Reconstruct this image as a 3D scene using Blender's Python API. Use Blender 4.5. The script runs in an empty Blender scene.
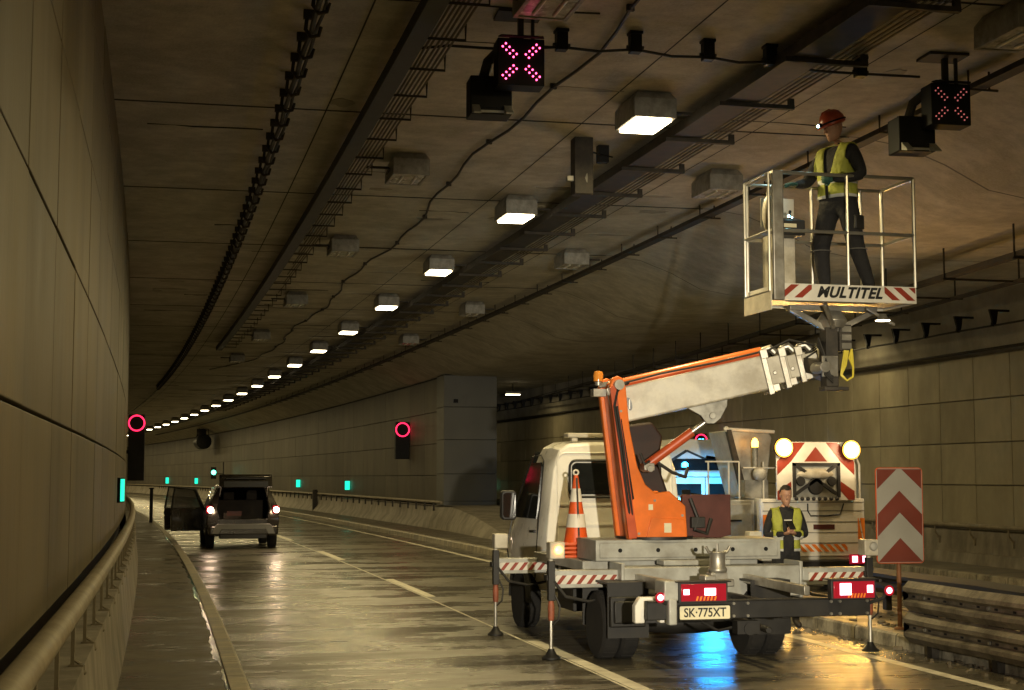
import bpy, bmesh, math, random
from mathutils import Vector, Matrix
random.seed(7)
sc = bpy.context.scene
col = sc.collection
R = math.radians
# ---------------------------------------------------------------- camera, world, exposure
cd = bpy.data.cameras.new('camera'); cam = bpy.data.objects.new('camera', cd); col.objects.link(cam)
cd.sensor_width = 36.0; cd.lens = 36.0 * 1500 / 1024; cd.clip_end = 600; cd.clip_start = .05
cam.location = (0, 0, 1.85)
cam.rotation_euler = (R(90 + 5.029), 0, R(-12.217))
sc.camera = cam
w = bpy.data.worlds.new('World'); sc.world = w; w.use_nodes = True
w.node_tree.nodes['Background'].inputs[0].default_value = (1.0, .78, .45, 1)
w.node_tree.nodes['Background'].inputs[1].default_value = .015
sc.view_settings.view_transform = 'Standard'; sc.view_settings.look = 'None'
sc.view_settings.exposure = 1.05; sc.view_settings.gamma = 1
sc.render.engine = 'CYCLES'
sc.cycles.use_denoising = True
sc.cycles.max_bounces = 7; sc.cycles.diffuse_bounces = 4; sc.cycles.glossy_bounces = 3
sc.cycles.transmission_bounces = 3; sc.cycles.caustics_reflective = False; sc.cycles.caustics_refractive = False
sc.cycles.sample_clamp_indirect = 6
LAMP_COL = (1.0, .785, .36)
LAMP_W = 68.0

# ---------------------------------------------------------------- helpers
def cx(X0, Y): return X0 - Y * Y / 2036.0        # the tunnel bends to the left
def heading(Y): return Y / 1018.0                # counter-clockwise yaw of the tunnel axis

class MB:
    def __init__(s): s.v = []; s.f = []
    def add(s, vs, fs):
        n = len(s.v); s.v += [tuple(p) for p in vs]; s.f += [tuple(n + i for i in q) for q in fs]; return s
    def hexa(s, p):
        return s.add(p, [(0,3,2,1),(4,5,6,7),(0,1,5,4),(1,2,6,5),(2,3,7,6),(3,0,4,7)])
    def box(s, x0, x1, y0, y1, z0, z1):
        return s.hexa([(x0,y0,z0),(x1,y0,z0),(x1,y1,z0),(x0,y1,z0),(x0,y0,z1),(x1,y0,z1),(x1,y1,z1),(x0,y1,z1)])
    def cbox(s, c, d, M=None):
        c = Vector(c); M = M or Matrix.Identity(3); h = [q / 2 for q in d]
        return s.hexa([c + M @ Vector((sx*h[0], sy*h[1], sz*h[2])) for sx, sy, sz in
                       ((-1,-1,-1),(1,-1,-1),(1,1,-1),(-1,1,-1),(-1,-1,1),(1,-1,1),(1,1,1),(-1,1,1))])
    def bar(s, a, b, wd, h, up=(0,0,1)):
        a = Vector(a); b = Vector(b); d = (b - a).normalized(); u = Vector(up)
        sd = d.cross(u).normalized(); u = sd.cross(d)
        p = []
        for e in (a, b):
            for i, j in ((-1,-1),(1,-1),(1,1),(-1,1)): p.append(e + sd * (i * wd / 2) + u * (j * h / 2))
        return s.hexa(p)
    def prism(s, poly, a, b, plane='xz'):
        n = len(poly)
        def P(q, t):
            return {'xz': (q[0], t, q[1]), 'yz': (t, q[0], q[1]), 'xy': (q[0], q[1], t)}[plane]
        vs = [P(q, a) for q in poly] + [P(q, b) for q in poly]
        fs = [tuple(range(n)), tuple(range(2*n-1, n-1, -1))] + [(i, i+n, (i+1) % n + n, (i+1) % n) for i in range(n)]
        return s.add(vs, fs)
    def tube(s, pts, r, n=8, cap=True, closed=False):
        pts = [Vector(p) for p in pts]; m = len(pts)
        rr = r if isinstance(r, (list, tuple)) else [r] * m
        vs = []; up = None
        for i, p in enumerate(pts):
            if closed: d = pts[(i+1) % m] - pts[i-1]
            else: d = pts[min(i+1, m-1)] - pts[max(i-1, 0)]
            d.normalize()
            if up is None:
                up = Vector((0,0,1)) if abs(d.z) < .9 else Vector((1,0,0))
            sd = d.cross(up).normalized(); up = sd.cross(d).normalized()
            for k in range(n):
                a = 2 * math.pi * k / n
                vs.append(p + (sd * math.cos(a) + up * math.sin(a)) * rr[i])
        fs = []
        for i in range(m if closed else m - 1):
            j = (i + 1) % m
            for k in range(n): fs.append((i*n+k, i*n+(k+1) % n, j*n+(k+1) % n, j*n+k))
        if cap and not closed: fs += [tuple(range(n-1, -1, -1)), tuple(range((m-1)*n, m*n))]
        return s.add(vs, fs)
    def lathe(s, prof, c=(0,0,0), axis='z', n=24, sx=1, sy=1):
        vs = []; m = len(prof)
        for r_, h in prof:
            for k in range(n):
                a = 2 * math.pi * k / n; u = r_ * math.cos(a) * sx; v = r_ * math.sin(a) * sy
                q = {'z': (u, v, h), 'y': (u, h, v), 'x': (h, u, v)}[axis]
                vs.append((c[0]+q[0], c[1]+q[1], c[2]+q[2]))
        fs = [(i*n+k, i*n+(k+1) % n, (i+1)*n+(k+1) % n, (i+1)*n+k) for i in range(m-1) for k in range(n)]
        fs += [tuple(range(n-1, -1, -1)), tuple(range((m-1)*n, m*n))]
        return s.add(vs, fs)
    def ball(s, c, r, n=12, m=8, sc_=(1,1,1)):
        prof = [(max(1e-4, math.sin(math.pi*i/m)) * r, -math.cos(math.pi*i/m) * r) for i in range(m+1)]
        k0 = len(s.v); s.lathe(prof, (0,0,0), 'z', n)
        for k in range(k0, len(s.v)):
            p = s.v[k]; s.v[k] = (c[0]+p[0]*sc_[0], c[1]+p[1]*sc_[1], c[2]+p[2]*sc_[2])
        return s
    def loft(s, secs, cap=True):
        n = len(secs[0]); vs = [p for q in secs for p in q]
        fs = [(i*n+k, i*n+(k+1) % n, (i+1)*n+(k+1) % n, (i+1)*n+k) for i in range(len(secs)-1) for k in range(n)]
        if cap: fs += [tuple(range(n-1, -1, -1)), tuple(range((len(secs)-1)*n, len(secs)*n))]
        return s.add(vs, fs)
    def sweep(s, prof, Y0, Y1, step=2.0, closed=False):   # a profile of (offset, height) along the bending tunnel
        n = max(1, int(round(abs(Y1-Y0)/step))); m = len(prof); vs = []
        for i in range(n+1):
            Y = Y0 + (Y1-Y0)*i/n
            for X0, z in prof: vs.append((cx(X0, Y), Y, z))
        fs = []
        for i in range(n):
            for k in range(m if closed else m-1):
                k2 = (k+1) % m
                fs.append((i*m+k, (i+1)*m+k, (i+1)*m+k2, i*m+k2))
        if closed: fs += [tuple(range(m)), tuple(range((n+1)*m-1, n*m-1, -1))]
        return s.add(vs, fs)
    def xform(s, M):
        s.v = [tuple(M @ Vector(p)) for p in s.v]; return s

def tag(o, label=None, cat=None, group=None, kind=None):
    if label: o['label'] = label
    if cat: o['category'] = cat
    if group: o['group'] = group
    if kind: o['kind'] = kind
    return o
def obj(name, mb, m, parent=None, bevel=0, smooth=True, ang=35, fix=True):
    me = bpy.data.meshes.new(name); me.from_pydata(mb.v, [], mb.f); me.update()
    if fix:
        bm = bmesh.new(); bm.from_mesh(me); bmesh.ops.recalc_face_normals(bm, faces=bm.faces); bm.to_mesh(me); bm.free()
    me.materials.append(m)
    o = bpy.data.objects.new(name, me); col.objects.link(o)
    if parent: o.parent = parent
    if smooth:
        for p in me.polygons: p.use_smooth = True
        me.set_sharp_from_angle(angle=R(ang))
    if bevel:
        b = o.modifiers.new('bevel', 'BEVEL'); b.width = bevel; b.segments = 2; b.limit_method = 'ANGLE'; b.angle_limit = R(40)
        b.harden_normals = False
    return o
def empty(name, loc, rz=0):
    o = bpy.data.objects.new(name, None); col.objects.link(o); o.location = loc; o.rotation_euler = (0, 0, rz)
    o.empty_display_size = .1
    return o
def copy_tree(o, parent=None):
    c = o.copy(); col.objects.link(c)
    if parent: c.parent = parent
    for ch in [q for q in ALLCH.get(o.name, [])]: copy_tree(ch, c)
    return c
ALLCH = {}
def freeze(root):                                   # remembers the children of a finished thing for copying
    def rec(o):
        ALLCH[o.name] = list(o.children)
        for q in o.children: rec(q)
    rec(root)
ORD = ['first', 'second', 'third', 'fourth', 'fifth', 'sixth', 'seventh', 'eighth', 'ninth', 'tenth', 'eleventh', 'twelfth',
       'thirteenth', 'fourteenth', 'fifteenth', 'sixteenth', 'seventeenth', 'eighteenth', 'nineteenth', 'twentieth', 'twenty-first', 'twenty-second', 'twenty-third', 'twenty-fourth', 'twenty-fifth', 'twenty-sixth', 'twenty-seventh', 'twenty-eighth']

# ---------------------------------------------------------------- materials
def mat(name, c, rough=.6, metal=0, var=.15, scale=6, dirt=None, dirt_amt=.5, dirt_scale=2.5, bump=.0, stretch=(1,1,1), emit=None, es=0, island=0, rvar=.1, coat=0, band=None):
    m = bpy.data.materials.new(name); m.use_nodes = True; nt = m.node_tree; N = nt.nodes; L = nt.links
    b = N['Principled BSDF']; b.inputs['Roughness'].default_value = rough; b.inputs['Metallic'].default_value = metal
    if coat: b.inputs['Coat Weight'].default_value = coat
    tc = N.new('ShaderNodeTexCoord'); mp = N.new('ShaderNodeMapping'); mp.inputs['Scale'].default_value = stretch
    L.new(tc.outputs['Object'], mp.inputs[0])
    no = N.new('ShaderNodeTexNoise'); no.inputs['Scale'].default_value = scale; no.inputs['Detail'].default_value = 6
    L.new(mp.outputs[0], no.inputs[0])
    rp = N.new('ShaderNodeValToRGB'); rp.color_ramp.elements[0].position = .3; rp.color_ramp.elements[1].position = .7
    rp.color_ramp.elements[0].color = tuple(q*(1-var) for q in c)+(1,); rp.color_ramp.elements[1].color = tuple(min(1, q*(1+var)) for q in c)+(1,)
    L.new(no.outputs[0], rp.inputs[0]); out = rp.outputs[0]
    def mix(fac, a, bcol, mode='MIX'):
        x = N.new('ShaderNodeMix'); x.data_type = 'RGBA'; x.blend_type = mode
        if isinstance(fac, float): x.inputs[0].default_value = fac
        else: L.new(fac, x.inputs[0])
        L.new(a, x.inputs[6])
        if isinstance(bcol, tuple): x.inputs[7].default_value = bcol
        else: L.new(bcol, x.inputs[7])
        return x.outputs[2]
    if island:
        g = N.new('ShaderNodeNewGeometry'); mr = N.new('ShaderNodeMapRange'); mr.inputs[3].default_value = 1-island; mr.inputs[4].default_value = 1+island*.5
        L.new(g.outputs['Random Per Island'], mr.inputs[0])
        hsv = N.new('ShaderNodeHueSaturation'); L.new(mr.outputs[0], hsv.inputs['Value']); L.new(out, hsv.inputs['Color']); out = hsv.outputs[0]
    if dirt:
        n2 = N.new('ShaderNodeTexNoise'); n2.inputs['Scale'].default_value = dirt_scale; n2.inputs['Detail'].default_value = 8; n2.inputs['Roughness'].default_value = .65
        L.new(mp.outputs[0], n2.inputs[0])
        r2 = N.new('ShaderNodeMapRange'); r2.inputs[1].default_value = .42; r2.inputs[2].default_value = .68; r2.inputs[4].default_value = dirt_amt
        L.new(n2.outputs[0], r2.inputs[0]); out = mix(r2.outputs[0], out, tuple(dirt)+(1,))
    if band:                                            # horizontal bands between heights, of another colour
        sx = N.new('ShaderNodeSeparateXYZ'); L.new(tc.outputs['Object'], sx.inputs[0])
        for z0, z1, bc in band:
            a = N.new('ShaderNodeMath'); a.operation = 'COMPARE'; a.inputs[1].default_value = (z0+z1)/2; a.inputs[2].default_value = (z1-z0)/2
            L.new(sx.outputs[2], a.inputs[0]); out = mix(a.outputs[0], out, tuple(bc)+(1,))
    L.new(out, b.inputs['Base Color'])
    if rvar:
        mr = N.new('ShaderNodeMapRange'); mr.inputs[3].default_value = max(.02, rough-rvar); mr.inputs[4].default_value = min(1, rough+rvar)
        L.new(no.outputs[0], mr.inputs[0]); L.new(mr.outputs[0], b.inputs['Roughness'])
    if bump:
        n3 = N.new('ShaderNodeTexNoise'); n3.inputs['Scale'].default_value = scale*6; n3.inputs['Detail'].default_value = 5
        L.new(mp.outputs[0], n3.inputs[0]); bp = N.new('ShaderNodeBump'); bp.inputs['Strength'].default_value = bump; bp.inputs['Distance'].default_value = .02
        L.new(n3.outputs[0], bp.inputs['Height']); L.new(bp.outputs[0], b.inputs['Normal'])
    if emit:
        b.inputs['Emission Color'].default_value = tuple(emit)+(1,); b.inputs['Emission Strength'].default_value = es
    return m

def sheet_mat(name, c, wet, joints=None, stretch=(.35, 2.2, 1), dirt=(.03,.027,.022), rmin=.1, rmax=.6, bump=.15, coarse=.8, seams=(0,), spec=.5):
    """Concrete / asphalt laid in bays across the tunnel: worn patches, damp streaks, joints across it every few metres."""
    m = bpy.data.materials.new(name); m.use_nodes = True; nt = m.node_tree; N = nt.nodes; L = nt.links
    b = N['Principled BSDF']; tc = N.new('ShaderNodeTexCoord'); mp = N.new('ShaderNodeMapping'); mp.inputs['Scale'].default_value = stretch
    L.new(tc.outputs['Object'], mp.inputs[0])
    def noise(s, d=6, r=.6, src=mp.outputs[0]):
        n = N.new('ShaderNodeTexNoise'); n.inputs['Scale'].default_value = s; n.inputs['Detail'].default_value = d; n.inputs['Roughness'].default_value = r
        L.new(src, n.inputs[0]); return n.outputs[0]
    def rng(x, a, b_, c_, d_):
        r = N.new('ShaderNodeMapRange'); r.inputs[1].default_value = a; r.inputs[2].default_value = b_; r.inputs[3].default_value = c_; r.inputs[4].default_value = d_
        L.new(x, r.inputs[0]); return r.outputs[0]
    def mix(fac, a, bb):
        x = N.new('ShaderNodeMix'); x.data_type = 'RGBA'; L.new(fac, x.inputs[0])
        for i, q in ((6, a), (7, bb)):
            if isinstance(q, tuple): x.inputs[i].default_value = q
            else: L.new(q, x.inputs[i])
        return x.outputs[2]
    big = noise(coarse, 5, .62); mid = noise(coarse*5, 6, .6); fine = noise(30, 4, .6, tc.outputs['Object'])
    colr = mix(rng(mid, .3, .7, 0, 1), tuple(q*.78 for q in c)+(1,), tuple(q*1.2 for q in c)+(1,))
    colr = mix(rng(big, .44, .60, 0, .72), colr, tuple(dirt)+(1,))
    colr = mix(rng(fine, .35, .7, 0, .25), colr, tuple(q*1.5 for q in c)+(1,))
    hgt = fine
    if joints:
        sx = N.new('ShaderNodeSeparateXYZ'); L.new(tc.outputs['Object'], sx.inputs[0])
        mm = None
        for (axis, period, off, wdt) in joints:
            a = N.new('ShaderNodeMath'); a.operation = 'ADD'; a.inputs[1].default_value = 1000*period - off + period/2; L.new(sx.outputs[axis], a.inputs[0])
            d = N.new('ShaderNodeMath'); d.operation = 'MODULO'; d.inputs[1].default_value = period; L.new(a.outputs[0], d.inputs[0])
            e = N.new('ShaderNodeMath'); e.operation = 'COMPARE'; e.inputs[1].default_value = period/2; e.inputs[2].default_value = wdt; L.new(d.outputs[0], e.inputs[0])
            if mm is None: mm = e.outputs[0]
            else:
                g = N.new('ShaderNodeMath'); g.operation = 'MAXIMUM'; L.new(mm, g.inputs[0]); L.new(e.outputs[0], g.inputs[1]); mm = g.outputs[0]
        colr = mix(mm, colr, tuple(q*.25 for q in c)+(1,))
    L.new(colr, b.inputs['Base Color'])
    if wet:
        rr = rng(big, .36, .64, rmax, rmin)
        add = N.new('ShaderNodeMath'); add.operation = 'MULTIPLY_ADD'; add.inputs[1].default_value = .5; L.new(mid, add.inputs[0]); 
        sb = N.new('ShaderNodeMath'); sb.operation = 'SUBTRACT'; sb.inputs[1].default_value = .22; sb.use_clamp = True
        L.new(rr, add.inputs[2]); L.new(add.outputs[0], sb.inputs[0]); L.new(sb.outputs[0], b.inputs['Roughness'])
    else: b.inputs['Roughness'].default_value = .75
    b.inputs['Specular IOR Level'].default_value = spec
    bp = N.new('ShaderNodeBump'); bp.inputs['Strength'].default_value = bump; bp.inputs['Distance'].default_value = .01
    L.new(hgt, bp.inputs['Height']); L.new(bp.outputs[0], b.inputs['Normal'])
    return m

M = {}
M['road'] = sheet_mat('wet_road', (.125,.113,.084), True, joints=[(1, 5.0, 1.2, .014), (1, 13.0, 4.1, .03)], stretch=(.5,1.3,1), dirt=(.045,.04,.03), rmin=.07, rmax=.42, coarse=.6, bump=.5, spec=.6)
M['foot'] = sheet_mat('damp_footway', (.13,.115,.085), True, joints=[(1, 2.5, .6, .012)], stretch=(.8,1.3,1), rmin=.22, rmax=.6, coarse=1.3, bump=.3)
M['foot2'] = sheet_mat('dry_footway', (.26,.24,.2), True, joints=[(1, 2.5, .6, .012)], rmin=.4, rmax=.8, coarse=1.3)
M['kerb'] = sheet_mat('kerb_stone', (.42,.38,.29), True, joints=[(1, 1.0, .3, .012)], rmin=.3, rmax=.8, coarse=2)
M['ceiling'] = sheet_mat('ceiling_concrete', (.48,.45,.365), False, joints=[(1, 5.2, 1.6, .02)], stretch=(.9, 1.0, 1), dirt=(.29,.26,.195), coarse=1.1, bump=.6)
M['haunch'] = mat('haunch_concrete', (.36,.33,.26), .75, var=.15, scale=2, dirt=(.13,.12,.095), dirt_amt=.6, dirt_scale=.8, bump=.1)
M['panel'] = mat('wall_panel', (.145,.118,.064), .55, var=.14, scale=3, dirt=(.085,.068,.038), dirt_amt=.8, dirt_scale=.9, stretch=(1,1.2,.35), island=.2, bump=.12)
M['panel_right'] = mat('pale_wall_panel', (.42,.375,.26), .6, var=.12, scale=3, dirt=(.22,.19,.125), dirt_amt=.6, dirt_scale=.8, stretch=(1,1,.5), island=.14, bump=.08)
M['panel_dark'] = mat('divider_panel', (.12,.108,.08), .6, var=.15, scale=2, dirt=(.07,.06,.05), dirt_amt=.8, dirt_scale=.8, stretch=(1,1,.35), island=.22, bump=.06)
M['panel_grey'] = mat('grey_panel', (.15,.15,.138), .6, var=.15, scale=2, dirt=(.08,.08,.075), dirt_amt=.5, dirt_scale=1, island=.1)
M['recess'] = mat('dark_recess', (.03,.028,.024), .9, dirt=(.015,.014,.012), bump=.1)
M['conc'] = mat('parapet_concrete', (.30,.27,.215), .7, var=.2, scale=5, dirt=(.11,.095,.07), dirt_amt=.8, dirt_scale=1.6, stretch=(1,1,.5), bump=.2)
M['white_line'] = mat('worn_line', (.80,.76,.62), .45, var=.15, scale=14, dirt=(.3,.27,.2), dirt_amt=.6, dirt_scale=7)
M['galv'] = mat('galvanised_steel', (.42,.40,.35), .42, .75, var=.2, dirt=(.2,.17,.12), dirt_amt=.6, dirt_scale=5, bump=.05)
M['rail_paint'] = mat('handrail_steel', (.30,.26,.185), .6, .1, var=.2, scale=9, dirt=(.16,.13,.08), dirt_amt=.6, bump=.08)
M['guard'] = mat('grimy_guardrail', (.27,.235,.175), .55, .45, var=.25, scale=7, dirt=(.07,.055,.035), dirt_amt=.8, dirt_scale=4, bump=.25)
M['tray'] = mat('sooty_tray', (.035,.03,.024), .7, .2, var=.3, dirt=(.08,.066,.045), dirt_amt=.5, dirt_scale=6)
M['cable'] = mat('cable_sheath', (.02,.018,.015), .6, var=.3)
M['cable_pale'] = mat('dusty_cable', (.13,.11,.075), .7, var=.3)
M['fixture'] = mat('lamp_housing', (.34,.33,.29), .55, .3, var=.2, dirt=(.07,.06,.045), dirt_amt=.6, dirt_scale=5)
M['diff_on'] = mat('lit_diffuser', (.9,.85,.7), .4, emit=(1,.82,.50), es=8, var=0, rvar=0)
M['diff_off'] = mat('dead_diffuser', (.55,.53,.47), .25, var=.3, scale=10, dirt=(.1,.08,.05), dirt_amt=.8, dirt_scale=6)
M['black'] = mat('black_housing', (.012,.012,.012), .5, var=.3)
M['rubber'] = mat('tyre_rubber', (.010,.009,.008), .9, var=.25, scale=20, dirt=(.028,.024,.018), dirt_amt=.5, bump=.2)
M['white'] = mat('white_vehicle_paint', (.80,.77,.68), .3, var=.03, dirt=(.50,.45,.35), dirt_amt=.35, dirt_scale=2.2, coat=.4)
M['cream'] = mat('boom_paint', (.54,.50,.40), .45, var=.12, scale=9, dirt=(.24,.20,.13), dirt_amt=.75, dirt_scale=3)
M['grey'] = mat('grey_painted_steel', (.40,.40,.36), .42, .15, var=.12, dirt=(.2,.18,.14), dirt_amt=.6, dirt_scale=3.5, bump=.03)
M['dgrey'] = mat('dark_chassis', (.012,.011,.010), .55, .1, var=.3, dirt=(.03,.026,.019), dirt_amt=.6)
M['alu'] = mat('brushed_aluminium', (.48,.46,.40), .32, .8, var=.1, dirt=(.3,.27,.2), dirt_amt=.4)
M['orange'] = mat('orange_paint', (.78,.17,.018), .38, var=.08, scale=4, dirt=(.42,.10,.018), dirt_amt=.5, dirt_scale=3, coat=.3)
M['redor'] = mat('red_orange_paint', (.55,.085,.02), .4, var=.12, dirt=(.24,.05,.02), dirt_amt=.6)
M['shaded_steel'] = mat('shaded_brown_steel', (.022,.009,.006), .6, var=.3)  # shadowed far side of the turret, shade put into the brown
M['maroon'] = mat('maroon_steel', (.075,.018,.012), .5, var=.2)
M['glass'] = mat('dark_glass', (.012,.013,.012), .06, var=.2, rvar=.03)
M['tint'] = mat('tinted_glass', (.02,.02,.02), .08, var=0, rvar=0); M['tint'].node_tree.nodes['Principled BSDF'].inputs['Alpha'].default_value = .45
M['plastic'] = mat('black_plastic', (.018,.017,.016), .5, var=.2)
M['shaded_white'] = mat('shaded_white_sheeting', (.34,.32,.27), .4, var=.12, dirt=(.2,.18,.14), dirt_amt=.5, dirt_scale=3)  # white darkened to carry the chevron sign's shade, with dirt patches on top
M['shaded_red'] = mat('shaded_red_sheeting', (.17,.032,.016), .45, var=.15, dirt=(.09,.025,.015), dirt_amt=.5, dirt_scale=3)  # red of the same sign, shade mixed into the colour
M['red'] = mat('red_sheeting', (.25,.035,.018), .35, var=.12, dirt=(.2,.04,.02), dirt_amt=.4)
M['wsheet'] = mat('white_sheeting', (.66,.63,.55), .35, var=.08, dirt=(.4,.36,.28), dirt_amt=.4)
M['ored'] = mat('orange_sheeting', (.75,.2,.02), .35, var=.12)
M['cone_or'] = mat('cone_orange', (.72,.10,.015), .45, var=.12, dirt=(.3,.07,.03), dirt_amt=.5, dirt_scale=5)
M['cone_wh'] = mat('cone_white', (.7,.66,.56), .4, var=.1, dirt=(.4,.35,.26), dirt_amt=.5)
M['plate'] = mat('number_plate', (.72,.66,.45), .35, var=.05)
M['ink'] = mat('black_ink', (.012,.012,.012), .4, var=0)
M['lens'] = mat('red_lens', (.18,.008,.012), .15, emit=(1,.02,.06), es=.10, var=.1)
M['hot'] = mat('lit_tail_lamp', (1,.4,.4), .3, emit=(1,.22,.30), es=5, var=0, rvar=0)
M['hot_white'] = mat('lit_reversing_lamp', (1,.9,.8), .3, emit=(1,.74,.55), es=16, var=0, rvar=0)
M['amber'] = mat('lit_amber', (1,.5,.1), .3, emit=(1,.40,.05), es=6, var=0, rvar=0)
M['amber_off'] = mat('amber_dome', (.75,.28,.04), .15, var=.1)
M['amber_halo'] = mat('amber_halo', (1,.5,.1), .3, emit=(1,.42,.03), es=.9, var=0, rvar=0)
M['flash'] = mat('warning_flasher', (1,.8,.4), .3, emit=(1,.66,.24), es=5, var=0, rvar=0)
M['red_led'] = mat('red_led', (1,.1,.2), .3, emit=(1,.015,.07), es=1.6, var=0, rvar=0)
M['x_led'] = mat('cross_led', (1,.2,.35), .3, emit=(1,.06,.20), es=4.5, var=0, rvar=0)
M['x_led_dim'] = mat('faint_cross_led', (1,.3,.35), .3, emit=(1,.28,.26), es=.16, var=0, rvar=0)
M['green_led'] = mat('green_led', (.1,1,.8), .3, emit=(.01,1,.62), es=.6, var=0, rvar=0)
M['green_hot'] = mat('green_signal', (.3,1,.8), .3, emit=(.10,1,.68), es=4, var=0, rvar=0)
M['blue_led'] = mat('blue_led', (.2,.6,1), .3, emit=(.03,.40,1), es=8, var=0, rvar=0)
M['head_led'] = mat('headlamp_led', (.5,.9,1), .3, emit=(.3,.85,1), es=20, var=0, rvar=0)
M['skin'] = mat('skin', (.46,.25,.16), .55, var=.1, scale=30)
M['jacket'] = mat('dark_jacket', (.014,.013,.014), .85, var=.25, scale=3, bump=1.0)
M['trouser'] = mat('dark_trousers', (.014,.013,.013), .9, var=.3, scale=2.5, bump=1.0)
M['boot'] = mat('boots', (.02,.014,.01), .6, var=.2)
M['hair'] = mat('dark_hair', (.018,.012,.008), .7, var=.3)
M['helmet'] = mat('red_helmet', (.46,.07,.025), .35, var=.1, dirt=(.2,.05,.02), dirt_amt=.4, dirt_scale=8)
M['glove'] = mat('green_glove', (.02,.09,.07), .7, var=.2)
M['vest'] = mat('hi_vis_yellow', (.40,.42,.055), .7, var=.15, scale=3, dirt=(.15,.15,.04), dirt_amt=.6, dirt_scale=6, bump=1.0,
                band=[(.96,1.01,(.55,.55,.5)), (1.12,1.17,(.55,.55,.5))])
M['hose'] = mat('yellow_hose', (.6,.5,.05), .5, var=.15)
M['brown_car'] = mat('bronze_car_paint', (.026,.022,.017), .25, .5, var=.1, coat=.6)
M['silver'] = mat('silver_plastic', (.17,.165,.15), .45, .3, var=.1)
M['interior'] = mat('car_interior', (.05,.04,.03), .8, var=.2)
M['sleeve'] = mat('faded_sleeve', (.26,.075,.035), .6, var=.3, scale=20)
M['post'] = mat('rusty_post', (.20,.085,.035), .65, .3, var=.25, dirt=(.09,.04,.02), dirt_amt=.6)
M['debris'] = mat('broken_debris', (.2,.165,.11), .8, var=.35, scale=8, island=.5)

M['black'].node_tree.nodes['Principled BSDF'].inputs['Specular IOR Level'].default_value = .15
# ---------------------------------------------------------------- the tunnel
YB, YF = -24, 200
def struct(name, mb, m, **k): 
    o = obj(name, mb, m, **k); o['kind'] = 'structure'; return o
struct('road', MB().sweep([(-1.6,0),(.6,0),(2.3,.012),(4,.018),(7.75,0),(9.2,0),(16.2,0)], YB, YF, 2), M['road'], fix=False)
def raised(name, x0, x1, z, Y0, Y1, m, kind=True):
    mb = MB().sweep([(x0,0),(x0,z),(x1,z),(x1,0)], Y0, Y1, 2, closed=True)
    return struct(name, mb, m)
raised('footway', -.52, .44, .145, YB, YF, M['foot'])
struct('kerb', MB().sweep([(.46,0),(.46,.15),(.60,.152),(.625,.13),(.64,0)], YB, YF, 1, closed=True), M['kerb'])
struct('kerb', MB().sweep([(7.70,0),(7.71,.13),(7.735,.152),(7.88,.15),(7.88,0)], YB, 118, 1, closed=True), M['kerb'])
raised('traffic_island', 7.885, 9.2, .142, YB, 118, M['foot'])
struct('kerb', MB().sweep([(9.205,0),(9.205,.15),(9.33,.15),(9.35,0)], YB, 50, 1, closed=True), M['kerb'])
struct('kerb', MB().sweep([(13.9,0),(13.91,.14),(13.93,.152),(14.08,.15),(14.08,0)], YB, YF, 1, closed=True), M['kerb'])
raised('footway', 14.085, 15.5, .146, YB, YF, M['foot2'])
wt = MB(); pr0 = None
n_ = 900
for i in range(n_):
    Y = 8 + i*.04; a = .42 - .012*math.sin(Y*1.7) - .012*math.sin(Y*4.3+1) - .008*math.sin(Y*13) - .03*max(0, math.sin(Y*.9+.5))**3
    row = [(cx(a,Y),Y,.1478),(cx(.45,Y),Y,.1478)]
    wt.v += row
    if i: wt.f.append((2*i-2,2*i-1,2*i+1,2*i))
M['water'] = mat('standing_water', (.03,.027,.02), .06, var=.3, rvar=.04, bump=.15)
struct('puddle', wt, M['water'], fix=False)
# painted lines
def line(name, X0, wd, Y0, Y1, z):
    o = MB().sweep([(X0-wd/2,z),(X0+wd/2,z)], Y0, Y1, 1.0); return struct(name, o, M['white_line'], fix=False)
line('edge_line', 7.05, .14, YB, YF, .0075)
line('edge_line', 13.58, .14, YB, YF, .006)
Y = 12.5 - 10.5*3; 
while Y < 150:
    line('lane_line', 3.97, .15, Y, Y+4.1, .0225); Y += 10.5
# tar seam between the two lanes, its lit look painted in pale
struct('lane_seam', MB().sweep([(3.855,.0218),(3.885,.0218)], YB, YF, 2), M['white_line'], fix=False)

# ceiling
ZC = 6.1
CP = [(-.95,ZC),(4,ZC),(8.3,ZC),(8.9,6.02),(9.5,5.8),(10.1,5.5),(10.7,5.4),(12,5.4),(16,5.4)]
def zc(X0):
    for (a, za), (b, zb) in zip(CP, CP[1:]):
        if a <= X0 <= b: return za + (zb-za)*(X0-a)/(b-a)
    return ZC
struct('ceiling', MB().sweep(CP + [(16,7.0),(-.95,7.0)], YB, YF, 2, closed=True), M['ceiling'])

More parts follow.
